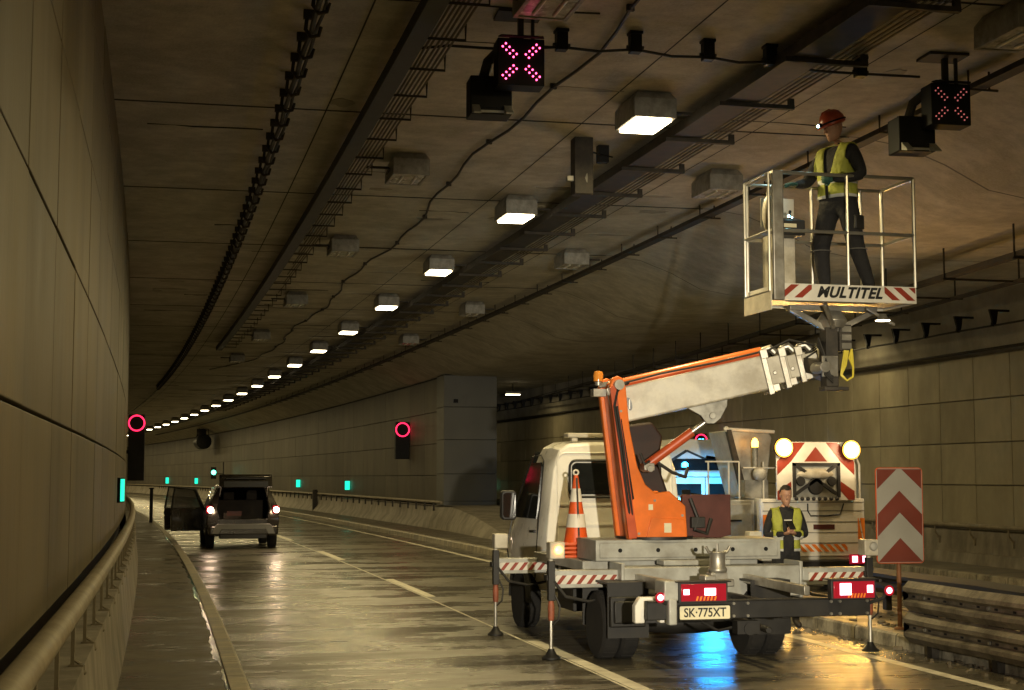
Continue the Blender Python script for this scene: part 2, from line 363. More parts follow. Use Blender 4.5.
# ceiling formwork ridges, cracks and drip stains are real shallow ridges
mbr = MB()
for k in range(60):
    Y = 4 + k*2.1 + random.uniform(-.8,.8); x0 = random.uniform(-.4, 6.5); ln = random.uniform(.5, 2.6)
    pts = [(cx(x0+ln*t/5, Y)+0, Y+random.uniform(-.03,.03), ZC+.004) for t in range(6)]
    mbr.tube(pts, [random.uniform(.008,.022) for _ in pts], 5)
struct('ceiling_cracks', mbr, M['recess'])
mbs_ = MB()
for X0 in (1.65, 4.72, 6.9):
    mbs_.sweep([(X0,ZC-.004),(X0+.018,ZC-.004)], -6, 120, 2)
for k in range(14):
    Y = 6.8+5.2*k; mbs_.box(cx(-.8,Y), cx(8.2,Y), Y, Y+.022, ZC-.007, ZC+.01)
struct('ceiling_seams', mbs_, M['recess'], fix=False)
mbd = MB()
for k in range(46):                                   # soot and repair patches, thin skims of mortar on the slab
    Y = random.uniform(8, 60); X0 = random.uniform(-.3, 7.6); a, b = random.uniform(.1,.7), random.uniform(.05,.22)
    pts = [(cx(X0,Y)+a*math.cos(t)*random.uniform(.6,1.1), Y+b*math.sin(t)*random.uniform(.6,1.1)) for t in [2*math.pi*i/14 for i in range(14)]]
    mbd.prism(pts, ZC-.006-.0004*k/46, ZC+.01, 'xy')
struct('ceiling_patches', mbd, M['haunch'])

def panels(mb, X0, side, Y0, Y1, L_, zs, t=.05, gap=.02):
    n = int((Y1-Y0)/L_)
    for i in range(n):
        a = Y0 + i*L_ + gap/2; b = a + L_ - gap
        for z0, z1 in zip(zs, zs[1:]):
            j = random.uniform(-.003,.003)
            za, zb = z0+gap/2, z1-gap/2
            p = [(cx(X0,a)+j,a,za),(cx(X0,a)+j+side*t,a,za),(cx(X0,b)+j+side*t,b,za),(cx(X0,b)+j,b,za)]
            p += [(q[0],q[1],zb) for q in p]
            mb.hexa(p)
    return mb
wl = empty('tunnel_wall', (0,0,0)); tag(wl, 'tall concrete panel tunnel wall along the footway at the left', 'wall')
obj('backing', MB().sweep([(-.95,0),(-.8,1.02),(-.8,7),(-1.1,7),(-1.1,0)], YB, YF, 2, closed=True), M['recess'], wl)
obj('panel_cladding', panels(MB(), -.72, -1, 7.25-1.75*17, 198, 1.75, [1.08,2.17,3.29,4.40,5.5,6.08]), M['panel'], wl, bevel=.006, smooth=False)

# left low parapet and its handrail
pl = empty('parapet', (0,0,0)); tag(pl, 'low stained concrete parapet between footway and left wall', 'parapet')
obj('body', MB().sweep([(-.42,.05),(-.47,.45),(-.50,.80),(-.70,.80),(-.70,.05)], YB, YF, 1.5, closed=True), M['conc'], pl)
hr = empty('handrail', (0,0,0)); tag(hr, 'thick dusty pipe handrail on the left parapet, on brackets', 'handrail')
obj('pipe', MB().tube([(cx(-.56,y),y,1.12) for y in range(-12, 200, 2)], .062, 12), M['rail_paint'], hr)
bk = MB().box(-.010,.010,-.02,.02,.80,1.07).box(-.02,.06,-.03,.03,.795,.81).tube([(.0,0,.84),(.06,0,.80),(.06,0,.765)], .010, 6).ball((.06,0,.765), .017, 8, 6)
b0 = None
for k in range(60):
    Y = -4.4 + k*1.2
    if b0 is None: b0 = obj('bracket', bk, M['rail_paint'], hr); o = b0
    else: o = b0.copy(); col.objects.link(o); o.parent = hr
    o.location = (cx(-.56,Y), Y, 0)

# right wall
wr = empty('tunnel_wall', (15.2,27,0)); tag(wr, 'pale tiled panel wall on the far right behind the chevron sign', 'wall')
def rel(mb, loc): mb.v = [(p[0]-loc[0], p[1]-loc[1], p[2]-loc[2]) for p in mb.v]; return mb
LR = (15.2,27,0)
obj('backing', rel(MB().sweep([(15.66,0),(15.66,4.26),(15.45,4.33),(15.3,5.4),(15.3,7),(16,7),(16,0)], YB, YF, 2, closed=True), LR), M['haunch'], wr)
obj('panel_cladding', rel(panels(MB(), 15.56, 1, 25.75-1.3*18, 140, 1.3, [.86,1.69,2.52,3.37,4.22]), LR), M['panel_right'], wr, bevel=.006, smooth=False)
pr = empty('parapet', (15,27,0)); tag(pr, 'low pale concrete parapet along the far right wall', 'parapet'); LR = (15,27,0)
obj('body', rel(MB().sweep([(15.38,.1),(15.42,.36),(15.47,.37),(15.5,.80),(15.6,.80),(15.6,.1)], YB, YF, 2, closed=True), LR), M['conc'], pr)
hr2 = empty('handrail', (15,27,0)); tag(hr2, 'dark pipe handrail running along the far right wall', 'handrail')
obj('pipe', rel(MB().tube([(cx(15.38,y),y,.90) for y in range(-12, 140, 2)], .045, 10), LR), M['rail_paint'], hr2)
bk = MB().tube([(.0,0,.88),(.0,0,.74),(.1,0,.60)], .02, 6).box(.07,.1,-.03,.03,.52,.66)
b0 = None
for k in range(34):
    Y = 16.2 + k*1.35
    if b0 is None: b0 = obj('bracket', bk, M['rail_paint'], hr2); o = b0
    else: o = b0.copy(); col.objects.link(o); o.parent = hr2
    o.location = (cx(15.38,Y)-15, Y-27, 0)

# dividing wall between the two tubes, its end pillar, and its barrier
dv = empty('dividing_wall', (8.5,60,0)); tag(dv, 'long dark panelled wall dividing the two tunnel tubes', 'wall'); LD = (8.5,60,0)
obj('backing', rel(MB().sweep([(10.32,0),(10.32,5.5),(11.9,5.5),(11.9,0)], 53.2, YF, 2, closed=True), LD), M['recess'], dv)
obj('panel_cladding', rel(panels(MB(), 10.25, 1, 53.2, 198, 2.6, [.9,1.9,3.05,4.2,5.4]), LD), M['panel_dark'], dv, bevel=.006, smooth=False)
pi = empty('end_pillar', (8.8,52,0)); tag(pi, 'square grey concrete pillar ending the wall between the tubes', 'pillar'); LP = (8.8,52,0)
pp = MB()
for z0, z1 in ((.1,1.0),(1.01,1.95),(1.965,3.15),(3.165,4.3),(4.315,5.42)):
    pp.sweep([(10.14,z0),(10.14,z1),(12.04,z1),(12.04,z0)], 52, 53.18, 1.2, closed=True)
obj('shaft', rel(pp, LP), M['panel_grey'], pi, bevel=.01)
obj('core', rel(MB().sweep([(10.17,.1),(10.17,5.45),(12.0,5.45),(12.0,.1)], 52.03, 53.15, 1.2, closed=True), LP), M['recess'], pi)
obj('junction_box', rel(MB().box(9.15,9.30,51.9,51.99,4.45,4.58), LP), M['black'], pi)
bw = empty('barrier_wall', (8,50,0)); tag(bw, 'low stained concrete barrier in front of the dividing wall', 'barrier'); LB = (8,50,0)
obj('body', rel(MB().sweep([(9.35,.05),(9.42,.2),(9.62,.42),(9.72,.86),(10.1,.86),(10.1,.05)], 49, YF, 2, closed=True), LB), M['conc'], bw)
# sloping nose of the barrier, round the pillar foot
nose = MB(); secs = []
for t, (xl, xr, zt) in enumerate([(9.05,9.5,.10),(9.0,10.1,.26),(9.0,10.9,.46),(9.1,11.6,.66),(9.25,12.1,.82),(9.35,12.3,.86),(9.35,12.3,.86)]):
    Y = [37.5,39.5,42,44.5,47.5,49,51.9][t]
    c_ = min(.25, zt*.5)
    secs.append([(cx(xl,Y)-8,Y-50,0),(cx(xl+c_*.3,Y)-8,Y-50,zt*.4),(cx(xl+c_*1.5,Y)-8,Y-50,zt),(cx(xr-c_*1.5,Y)-8,Y-50,zt),(cx(xr-c_*.3,Y)-8,Y-50,zt*.4),(cx(xr,Y)-8,Y-50,0)])
nose.loft(secs); obj('sloping_nose', nose, M['conc'], bw)
obj('rail', rel(MB().tube([(cx(9.62,y),y,1.0) for y in range(50, 200, 2)], .05, 8), LB), M['rail_paint'], bw)
bk = MB().box(-.03,.03,-.03,.03,.70,.98); b0 = None
for k in range(72):
    Y = 51 + k*1.5
    if b0 is None: b0 = obj('rail_bracket', bk, M['tray'], bw); o = b0
    else: o = b0.copy(); col.objects.link(o); o.parent = bw
    o.location = (cx(9.58,Y)-8, Y-50, 0)
kd = tag(empty('cabinet', (cx(9.5,78),78,0), heading(78)), 'narrow dark upright post against the barrier beyond the car', 'post')
obj('body', MB().box(-.12,.12,-.12,.12,0,1.15).prism([(-.12,0),(.12,0),(.05,-.2),(-.05,-.2)], 1.15, 1.2, 'xy'), M['tray'], kd)

# ---------------------------------------------------------------- ceiling lights
def make_lamp(lit):
    r = empty('ceiling_light', (0,0,0))
    h = MB(); zt = ZC - 5.76
    # tapered box, open below
    o_ = [(-.27,-.42),(.27,-.42),(.27,.42),(-.27,.42)]; i_ = [(-.225,-.37),(.225,-.37),(.225,.37),(-.225,.37)]; t_ = [(-.21,-.35),(.21,-.35),(.21,.35),(-.21,.35)]
    vs = [(x,y,0) for x,y in o_]+[(x*1.0,y,.24) for x,y in o_]+[(x,y,zt-.002) for x,y in t_]+[(x,y,0) for x,y in i_]+[(x,y,.05) for x,y in i_]
    fs = [(8,9,10,11)]
    for k in range(4):
        j = (k+1) % 4
        fs += [(k,j,4+j,4+k),(4+k,4+j,8+j,8+k),(k,12+k,12+j,j),(12+k,16+k,16+j,12+j)]
    fs.append((16,17,18,19)); h.add(vs, fs)
    obj('housing', h, M['fixture'], r, bevel=.006)
    obj('diffuser', MB().box(-.222,.222,-.367,.367,-.035 if lit else .012,.03), M['diff_on'] if lit else M['diff_off'], r)
    obj('mounting_arm', MB().bar((.27,0,.17),(.62,0,.17),.035,.035).bar((.27,-.2,.12),(.30,.2,.12),.03,.03), M['tray'], r)
    if lit:
        ld = bpy.data.lights.new('lamp_light', 'AREA'); ld.shape = 'RECTANGLE'; ld.size = .42; ld.size_y = .7; ld.energy = LAMP_W; ld.color = LAMP_COL
        lo = bpy.data.objects.new('lamp_glow', ld); col.objects.link(lo); lo.parent = r; lo.location = (0,0,-.045)
    else:
        tb = MB().tube([(-.1,-.25,.0),(-.1,.25,.0)], .018, 8).tube([(.1,-.25,0),(.1,.25,0)], .018, 8)
        obj('tube_lamp', tb, M['wsheet'], r)
    freeze(r); return r
lit0 = None; n = 0; dim = None
for k in range(-4, 28):
    Y = 15.9 + 6.27*k
    if lit0 is None: lit0 = make_lamp(True); o = lit0
    else: o = copy_tree(lit0)
    o.location = (cx(5.1,Y), Y, 5.80); o.scale = (.9,.9,.88); o.rotation_euler = (random.uniform(-.012,.012),random.uniform(-.012,.012),heading(Y)+random.uniform(-.02,.02))
    if 5 <= k <= 11:
        for ch in o.children:
            if ch.type == 'LIGHT':
                if dim is None: dim = ch.data.copy(); dim.energy = LAMP_W*.55
                ch.data = dim
    if k < 0: lab = 'lit ceiling lamp overhead, %s one out of view behind the nearest visible one' % ORD[-k-1]
    else: lab = 'lit white ceiling lamp, %s nearest of the long glowing row' % ORD[k]
    tag(o, lab, 'ceiling lamp', 'lit lamps in the middle row')
off0 = make_lamp(False); n = 0
for X0, Ys, side in ((3.0, [12.0,19.6,26.5,34.8,43.9,52.5], 'left'), (7.4, [12.05,19.7,27.2,35.9,44.3], 'right')):
    for j, Y in enumerate(Ys):
        o = off0 if n == 0 else copy_tree(off0); n += 1
        o.location = (cx(X0,Y), Y, 5.80); o.scale = (.9,.9,.88); o.rotation_euler = (0,0,heading(Y) + (0 if side == 'right' else math.pi))
        tag(o, 'unlit grey ceiling lamp, %s nearest of the dark row %s of the lit row' % (ORD[j], side), 'ceiling lamp', 'unlit lamps beside the lit row')

r = tag(empty('work_floodlight', (.98,-3.6,0)), 'lit floodlight on a tripod standing on the road behind the viewpoint', 'floodlight')
obj('tripod', MB().tube([(0,0,.6),(0,0,2.2)], .02, 8).tube([(0,0,.8),(.35,0,.0)], .014, 6).tube([(0,0,.8),(-.18,.3,.0)], .014, 6).tube([(0,0,.8),(-.18,-.3,.0)], .014, 6), M['tray'], r)
obj('lamp_head', MB().box(-.16,.16,-.12,-.03,2.2,2.44), M['black'], r, bevel=.01)
obj('lit_glass', MB().box(-.14,.14,-.03,-.022,2.22,2.42), M['diff_on'], r)
ld = bpy.data.lights.new('flood', 'SPOT'); ld.energy = 6500; ld.color = (1,.89,.68); ld.spot_size = R(27); ld.spot_blend = 1; ld.shadow_soft_size = .09
lo = bpy.data.objects.new('flood_glow', ld); col.objects.link(lo); lo.parent = r; lo.location = (0,.04,2.32)
lo.rotation_euler = (Vector((5.0,16,1.75))-Vector((.98,-3.56,2.32))).to_track_quat('-Z','Y').to_euler()

# small lit lamps in the right-hand tube
for X0, Y, z, e, lab in ((14.3, 31, 5.0, 10, 'small lit lamp under the ceiling just below the basket'), (13.7, 56, 5.0, 12, 'small lit lamp in the far tube above the cab roof'),
                      (13.2, 68, 5.0, 12, 'small lit lamp in the far tube next to the pillar')):
    r = tag(empty('wall_lamp', (cx(X0,Y),Y,z), heading(Y)), lab, 'lamp', 'small lit lamps in the right tube')
    obj('housing', MB().box(-.3,.3,-.12,.12,0,.1), M['fixture'], r, bevel=.01)
    obj('lit_glass', MB().box(-.26,.26,-.1,.1,-.03,0), M['diff_on'], r)
    obj('stem', MB().tube([(0,0,.1),(0,0,5.42-z)], .02, 6), M['tray'], r)
    ld = bpy.data.lights.new('lamp_light', 'AREA'); ld.size = .4; ld.energy = e; ld.color = LAMP_COL
    lo = bpy.data.objects.new('lamp_glow', ld); col.objects.link(lo); lo.parent = r; lo.location = (0,0,-.035)

# ---------------------------------------------------------------- cable trays
def put_many(mesh_mb, name, m, parent, places, origin=(0,0,0)):
    b0 = None
    for (X, Y, z) in places:
        if b0 is None: b0 = obj(name, mesh_mb, m, parent); o = b0
        else: o = b0.copy(); col.objects.link(o); o.parent = parent
        o.location = (X-origin[0], Y-origin[1], z-origin[2]); o.rotation_euler = (0,0,heading(Y))
def curve_pts(X0, z, Y0, Y1, st=1.0, jx=0, jz=0):
    out = []; Y = Y0
    while Y <= Y1:
        out.append((cx(X0,Y)+random.uniform(-jx,jx), Y, z+random.uniform(-jz,jz))); Y += st
    return out
# wide tray beside the lit lamps
T = tag(empty('cable_tray', (0,0,0)), 'wide sooty cable tray running just right of the lit lamps', 'cable tray')
obj('channel', MB().sweep([(5.68,5.86),(5.68,5.98),(5.70,5.98),(5.70,5.88),(6.02,5.88),(6.02,5.98),(6.04,5.98),(6.04,5.86)], -10, 150, 2, closed=True), M['tray'], T)
put_many(MB().box(-.24,.62,-.03,.03,-.03,.015).box(.56,.62,-.025,.025,.015,.09), 'bracket', M['tray'], T, [(cx(5.85,y),y,5.84) for y in [6.2+1.75*k for k in range(50)]])
mb = MB()
for i in range(9): mb.tube(curve_pts(6.12+.065*i, 6.075, -6, 90, 2.5, .006, .004), .011, 5)
obj('loose_cables', mb, M['cable_pale'], T)
# narrow tray on the right
T = tag(empty('cable_tray', (0,0,0)), 'narrow dark cable tray with small hoop brackets, right of the unlit lamps', 'cable tray')
obj('channel', MB().sweep([(8.06,5.90),(8.06,5.96),(8.22,5.96),(8.22,5.90)], -10, 150, 2, closed=True), M['tray'], T)
put_many(MB().tube([(-.14,0,.2),(-.14,0,0),(.2,0,0)], .014, 5).tube([(.1,0,0),(.1,0,.2)], .012, 5), 'bracket', M['tray'], T, [(cx(8.14,y),y,5.88) for y in [8.0+2.0*k for k in range(40)]])
# ladder tray on the left
T = tag(empty('cable_tray', (0,0,0)), 'black ladder tray with bundled cables, left of the unlit lamps', 'cable tray')
obj('channel', MB().sweep([(1.98,5.82),(1.98,5.95),(2.16,5.95),(2.16,5.82)], -10, 48, 1.5, closed=True), M['cable'], T)
put_many(MB().tube([(-.05,0,0),(.42,0,0),(.42,0,.16)], .014, 5), 'rung', M['tray'], T, [(cx(2.1,y),y,5.84) for y in [8.0+1.05*k for k in range(38)]])
mb = MB()
for i in range(6): mb.tube(curve_pts(2.22+.045*i, 5.875+.005*(i % 2), -6, 26+i*1.5, 1.5, .005, .004), .012, 5)
obj('bundled_cables', mb, M['cable_pale'], T)
# cable with hooks, far left
T = tag(empty('hanging_cable', (0,0,0)), 'black cable bundle held by a chain of close hooks, leftmost on the ceiling', 'cable')
obj('cable', MB().tube(curve_pts(1.13, 5.90, -6, 120, .5, .014, .01), .026, 6).tube(curve_pts(1.19, 5.93, -6, 120, .5, .014, .01), .018, 6), M['cable'], T)
put_many(MB().tube([(-.03,0,.2),(-.05,0,.02),(.0,0,-.05),(.07,0,-.03),(.09,0,.05)], .02, 6).box(-.07,.03,-.03,.03,.12,.2), 'hook', M['tray'], T, [(cx(1.13,y),y,5.9) for y in [7.0+.72*k for k in range(90)]])
# thin wandering cable
T = tag(empty('thin_cable', (0,0,0)), 'single thin cable wandering along the ceiling between lamp rows', 'cable')
pts = [(cx(3.9+.10*math.sin(y*.55)+.05*math.sin(y*1.9),y),y,6.06) for y in [ -2+.7*k for k in range(82)]] + [(cx(3.3,57),57,6.06),(cx(2.6,60),60,6.06)]
obj('cable', MB().tube(pts, .018, 6), M['cable'], T)
put_many(MB().box(-.035,.035,-.02,.02,-.01,.06), 'clip', M['tray'], T, [(cx(3.9+.10*math.sin(y*.55)+.05*math.sin(y*1.9),y),y,6.05) for y in [1.5+2.8*k for k in range(18)]])
# trays over the right-hand tube
T = tag(empty('cable_tray', (12,25,0)), 'heavy double cable tray over the right tube, highest at right edge', 'cable tray'); LT = (12,25,0)
def rtray(a, zoff, wd, h):
    mb = MB(); Ys = [10+2.5*k for k in range(24)]
    for y0, y1 in zip(Ys, Ys[1:]):
        f = lambda y: (cx(a + (y-22)*.09, y)-12, y-25, 4.97+zoff)
        mb.bar(f(y0), f(y1), wd, h)
    return mb
obj('channel', rtray(11.85, 0, .16, .07), M['tray'], T); obj('conduit', rtray(12.1, .10, .05, .05), M['cable_pale'], T); obj('lower_channel', rtray(13.0, -.06, .10, .05), M['tray'], T)
put_many(MB().box(-.12,1.35,-.02,.02,-.03,.0).box(-.1,-.08,-.012,.012,0,.5).box(1.2,1.22,-.012,.012,0,.5), 'bracket', M['tray'], T, [(cx(11.85+(y-22)*.09,y),y,4.93) for y in [12+2.3*k for k in range(20)]], LT)
T = tag(empty('hanging_cable', (14,25,0)), 'thin cable on evenly spaced dark hooks high on the far right wall', 'cable'); LT = (14,25,0)
obj('cable', rel(MB().tube(curve_pts(14.95, 4.66, 8, 90, 1.0, .0, .01), .02, 6), LT), M['cable'], T)
put_many(MB().prism([(-.09,.30),(.09,.30),(.05,.06),(.02,-.02),(-.05,-.02),(-.03,.08)], -.03, .03, 'xz').box(-.02,.33,-.02,.02,.26,.3), 'hook', M['black'], T, [(cx(14.95,y),y,4.66) for y in [14+1.25*k for k in range(50)]], LT)
T = tag(empty('conduit', (14,25,0)), 'straight dark conduit along the top of the right wall panels', 'conduit')
obj('pipe', rel(MB().tube(curve_pts(15.40, 4.30, 0, 140, 2), .03, 6), LT), M['tray'], T)
# cable across the ceiling with small sensor boxes
T = tag(empty('cross_cable', (3,13.6,6)), 'thin cable sagging across the ceiling from box to box', 'cable'); LT = (3,13.6,6)
bx_ = [(2.35,13.75),(3.42,13.57),(4.13,13.5),(4.9,13.6),(5.56,13.64),(6.62,13.85)]
pts = [(1.9,14.2,5.98)]
for (a, ya), (b, yb) in zip(bx_, bx_[1:]):
    pts += [(a,ya,5.93), ((a+b)/2,(ya+yb)/2,5.90)]
pts += [(6.62,13.85,5.93),(7.3,13.9,5.95)]
obj('cable', rel(MB().tube(pts, .014, 6), LT), M['cable'], T)
for j, (a, ya) in enumerate(bx_[1:]):
    o = empty('junction_box', (a,ya,5.9)); tag(o, 'small black junction box on the cross cable, %s from the red cross sign' % ORD[j], 'junction box', 'small black boxes along the cross cable')
    obj('body', MB().box(-.055,.055,-.055,.055,-.005,.17).box(-.065,.065,-.065,.065,.17,.2), M['black'], o, bevel=.006)
    obj('cable_gland', MB().tube([(-.085,0,.05),(.085,0,.05)], .018, 6), M['plastic'], o)

# ---------------------------------------------------------------- lane signals
def cross_signal(loc, rz, lab, led, s=1.0, fl=False):
    r = tag(empty('lane_signal', loc, rz), lab, 'lane signal', 'red cross lane signals under the ceiling')
    obj('housing', MB().box(-.21*s,.21*s,0,.24,-.21*s,.21*s).prism([(-.21*s,.0),(.21*s,.0),(.19*s,-.06),(-.19*s,-.06)], .21*s, .225*s, 'xy'), M['black'], r, bevel=.008)
    mb = MB()
    for sx in (-1,1):
        for sz in (-1,1):
            for i in range(4):
                for j in (-1,1):
                    t = .055 + i*.032
                    mb.ball((sx*t + j*.014*1.0 + .0, -.004, sz*(t*.95) - sx*sz*j*.014), .0085*s, 8, 6)
    mb.xform(Matrix.Scale(s, 4)) if s != 1 else None
    obj('led_cross', mb, led, r)
    # second head on a swan bracket, seen from behind
    d = -1
    obj('rear_head', MB().box(-.42,-.03,.30,.58,-.42,-.06).box(-.40,-.05,.28,.30,-.40,-.36), M['black'], r, bevel=.012)
    obj('rear_head_visor', MB().prism([(.28,-.42),(.15,-.45),(.15,-.435),(.28,-.34)], -.41, -.34, 'yz').prism([(.28,-.42),(.15,-.45),(.15,-.435),(.28,-.34)], -.11, -.04, 'yz').box(-.36,-.1,.272,.29,-.41,-.39), M['fixture'], r)
    top = ZC - loc[2]
    obj('bracket', MB().tube([(-.3,.38,-.12),(-.25,.34,.08),(-.12,.2,.2),(0,.2,.26)], .05, 8).box(.0,.05,.14,.20,.2,top).box(.12,.15,.14,.17,.2,top).box(-.2,.22,.02,.34,top-.03,top), M['tray'], r)
    return r
cross_signal((2.90,13.0,5.60), -.04, 'bright pink-red cross lane signal at top centre of the ceiling', M['x_led'], 1.03)
cross_signal((7.40,13.45,5.56), -.04, 'faint red cross lane signal beside the worker in the basket', M['x_led_dim'])

# hanging loudspeaker box in front of the wide tray
r = tag(empty('hanging_box', (4.80,17.9,5.38), 0), 'tall narrow grey box hanging from the ceiling beside the wide tray', 'box')
obj('body', MB().box(-.12,.12,0,.22,0,.72), M['tray'], r, bevel=.008)
obj('loudspeaker', MB().lathe([(.03,-.02),(.05,.1),(.12,.2)], (-.16,.1,.20), 'x', 14).box(-.2,-.12,.06,.14,.17,.23), M['fixture'], r)
obj('side_box', MB().box(.3,.44,.4,.52,.50,.72).tube([(.12,.2,.58),(.5,.46,.58)], .012, 5), M['black'], r)

# signal rings
def ring_signal(loc, rz, rad, lab, dep=.2, drop=1.1, arm=0):
    r = tag(empty('ring_signal', loc, rz), lab, 'signal', 'glowing red ring signals')
    n_ = 36
    obj('lit_ring', MB().tube([(rad*math.cos(2*math.pi*k/n_), -.03, rad*math.sin(2*math.pi*k/n_)) for k in range(n_)], rad*.11, 6, closed=True), M['red_led'], r)
    obj('case', MB().box(-rad*1.05,rad*1.05,0,dep,-drop,rad*1.15).lathe([(rad*1.15,-.02),(rad*1.15,0)], (0,0,0), 'y', 28), M['black'], r, bevel=.01)
    if arm: obj('wall_arm', MB().bar((0,dep/2,-drop*.5),(arm,dep/2,-drop*.5),.08,.08), M['tray'], r)
    return r
ring_signal((-1.07,33.7,3.02), 0, .165, 'red ring signal on the tall case at the left wall', .3, 1.25, -.4)
ring_signal((cx(9.95,58.5),58.5,3.70), .05, .26, 'red ring signal on the dividing wall near the pillar', .25, 1.15, .6)
r = ring_signal((14.25,40.5,2.88), .0, .17, 'small red ring signal with blue centre above the blue-lit van', .15, .25, 1.0)
obj('blue_digits', MB().box(-.07,-.02,-.03,-.01,-.05,.05).box(.02,.07,-.03,-.01,-.05,.05), M['blue_led'], r)

# green escape-route lights
for X, Y, z, h, rz, lab in ((-.90,22.5,1.66,.32,1.35,'tall turquoise escape light on the left wall'),
    (cx(10.12,72.2),72.2,1.45,.42,.1,'turquoise escape light on the dividing wall, nearest the pillar'), (cx(10.12,87.7),87.7,1.48,.42,.1,'turquoise escape light on the dividing wall, just right of the car'),
    (cx(10.12,137),137,1.5,.5,.1,'turquoise escape light behind the open car door'), (cx(10.12,156),156,1.5,.6,.1,'most distant turquoise escape light, left of the car'),
    (cx(15.45,66),66,1.5,.4,.1,'small turquoise escape light past the pillar in the right tube')):
    r = tag(empty('escape_light', (X,Y,z), rz), lab, 'escape light', 'turquoise escape-route lights')
    w_ = h*.55
    obj('case', MB().box(-w_/2-.02,w_/2+.02,0,.06,-h/2-.02,h/2+.02), M['black'], r)
    obj('lit_face', MB().box(-w_/2,w_/2,-.012,0,-h/2,h/2).xform(Matrix.Translation((0,0,0))), M['green_led'], r)
ld = bpy.data.lights.new('green_light', 'POINT'); ld.energy = 1.2; ld.color = (.05,1,.7); ld.shadow_soft_size = .1
# traffic light far away, on a post
Yt = 118; Xt = cx(8.9,Yt)
r = tag(empty('traffic_light', (-.0+Xt, Yt, 0), .1), 'distant post with a round green signal behind the car', 'traffic light')
obj('post', MB().tube([(.75,0,0),(.75,0,3.0)], .05, 8).bar((.75,0,2.1),(0,0,2.1),.06,.06), M['tray'], r)
obj('head', MB().box(-.2,.2,-.1,.15,1.7,2.6), M['black'], r)
obj('green_lens', MB().lathe([(.001,-.16),(.16,-.15),(.18,-.1)], (0,0,2.2), 'y', 16), M['green_hot'], r)
# fan / sign box far down the tube
r = tag(empty('jet_fan', (cx(9.2,127),127,4.75), .1), 'dark round tunnel fan hanging far down the tube', 'fan')
obj('casing', MB().lathe([(.5,-1.2),(.62,-1.15),(.62,1.15),(.5,1.2)], (0,0,0), 'y', 20), M['black'], r)
obj('hanger', MB().box(-.4,-.34,-.8,-.7,.3,1.1).box(.34,.4,-.8,-.7,.3,1.1).box(-.4,.4,.7,.8,.5,1.1), M['tray'], r)
r = tag(empty('marker_post', (-1.25,58,.15), 0), 'short black post on the left footway below the ring signal', 'post')
obj('shaft', MB().box(-.06,.06,-.05,.05,0,1.25).box(-.09,.09,-.08,.08,1.25,1.3), M['black'], r, bevel=.01)

# ---------------------------------------------------------------- wheels and text
def text_mesh(name, s, size, m, parent, loc, rot=(math.pi/2,0,0), bold=0, shear=0, sx=1, ext=.002, space=1.0):
    cu = bpy.data.curves.new(name, 'FONT'); cu.body = s; cu.size = size; cu.align_x = 'CENTER'; cu.align_y = 'CENTER'
    cu.offset = bold; cu.shear = shear; cu.extrude = ext; cu.resolution_u = 4; cu.space_character = space
    t = bpy.data.objects.new(name, cu); col.objects.link(t)
    dg = bpy.context.evaluated_depsgraph_get(); dg.update()
    me = bpy.data.meshes.new_from_object(t.evaluated_get(dg)); bpy.data.objects.remove(t)
    me.materials.clear(); me.materials.append(m)
    o = bpy.data.objects.new(name, me); col.objects.link(o); o.parent = parent; o.location = loc; o.rotation_euler = rot; o.scale = (sx,1,1)
    return o
def wheel(parent, x, y, r, wd, side, rimc=None):
    prof = [(r*.60,-wd/2),(r*.9,-wd/2),(r*.985,-wd*.38),(r,-wd*.25),(r,wd*.25),(r*.985,wd*.38),(r*.9,wd/2),(r*.60,wd/2)]
    mb = MB().lathe(prof, (x,y,r), 'x', 32)
    for k in range(28):      # tread grooves as shallow lugs
        a = 2*math.pi*k/28
        mb.cbox((x, y+math.cos(a)*(r+.001), r+math.sin(a)*(r-.002)), (wd*.7, .03, .008), Matrix.Rotation(a - math.pi/2, 3, 'X'))
    o = obj('wheel', mb, M['rubber'], parent)
    rp = MB().lathe([(r*.62,0),(r*.6,.03),(r*.5,.015),(r*.46,-.03),(r*.2,-.02),(r*.17,.03),(.01,.03)], (0,0,0), 'x', 20)
    for k in range(6):
        a = 2*math.pi*k/6; rp.ball((.0, math.cos(a)*r*.32, math.sin(a)*r*.32), .018, 6, 4)
    rp.v = [(x + side*(wd/2-.025+ p[0]*.8), y+p[1], r+p[2]) for p in rp.v]
    obj('rim', rp, rimc or M['fixture'], o)
    return o
def stripes(x0, x1, z0, z1, y, n, frac=.5, slope=1.0, th=.003):
    mb = MB(); p = (x1-x0)/n; sh = (z1-z0)*slope
    for k in range(n+2):
        a = x0 + (k-1)*p; b = a + p*frac
        q = [(a,z0),(b,z0),(b+sh,z1),(a+sh,z1)]
        # clip to the plate
        def clip(poly, f, inside):
            out = []
            for i in range(len(poly)):
                A, B = poly[i], poly[(i+1) % len(poly)]
                ia, ib = inside(A), inside(B)
                if ia: out.append(A)
                if ia != ib:
                    t = (f-A[0])/(B[0]-A[0]); out.append((f, A[1]+(B[1]-A[1])*t))
            return out
        q = clip(q, x0, lambda P: P[0] >= x0-1e-9)
        if len(q) > 2: q = clip(q, x1, lambda P: P[0] <= x1+1e-9)
        if len(q) > 2: mb.prism(q, y-th, y, 'xz')
    return mb

# ================================================================ the aerial platform truck
TR = tag(empty('platform_truck', (5.1,15.05,0), .02), 'white and orange truck with raised work basket standing on outriggers', 'truck')
def tap(mb):
    out = []
    for x, y, z in mb.v:
        t = min(1, max(0, (y-2.6)/1.2)); t2 = t*min(1, max(0, (1.5-z)/.7)) + t*.35
        t2 = min(1, t2); out.append((x*(.885+.09*t2)+.055*(1-t2), y, z))
    mb.v = out; return mb
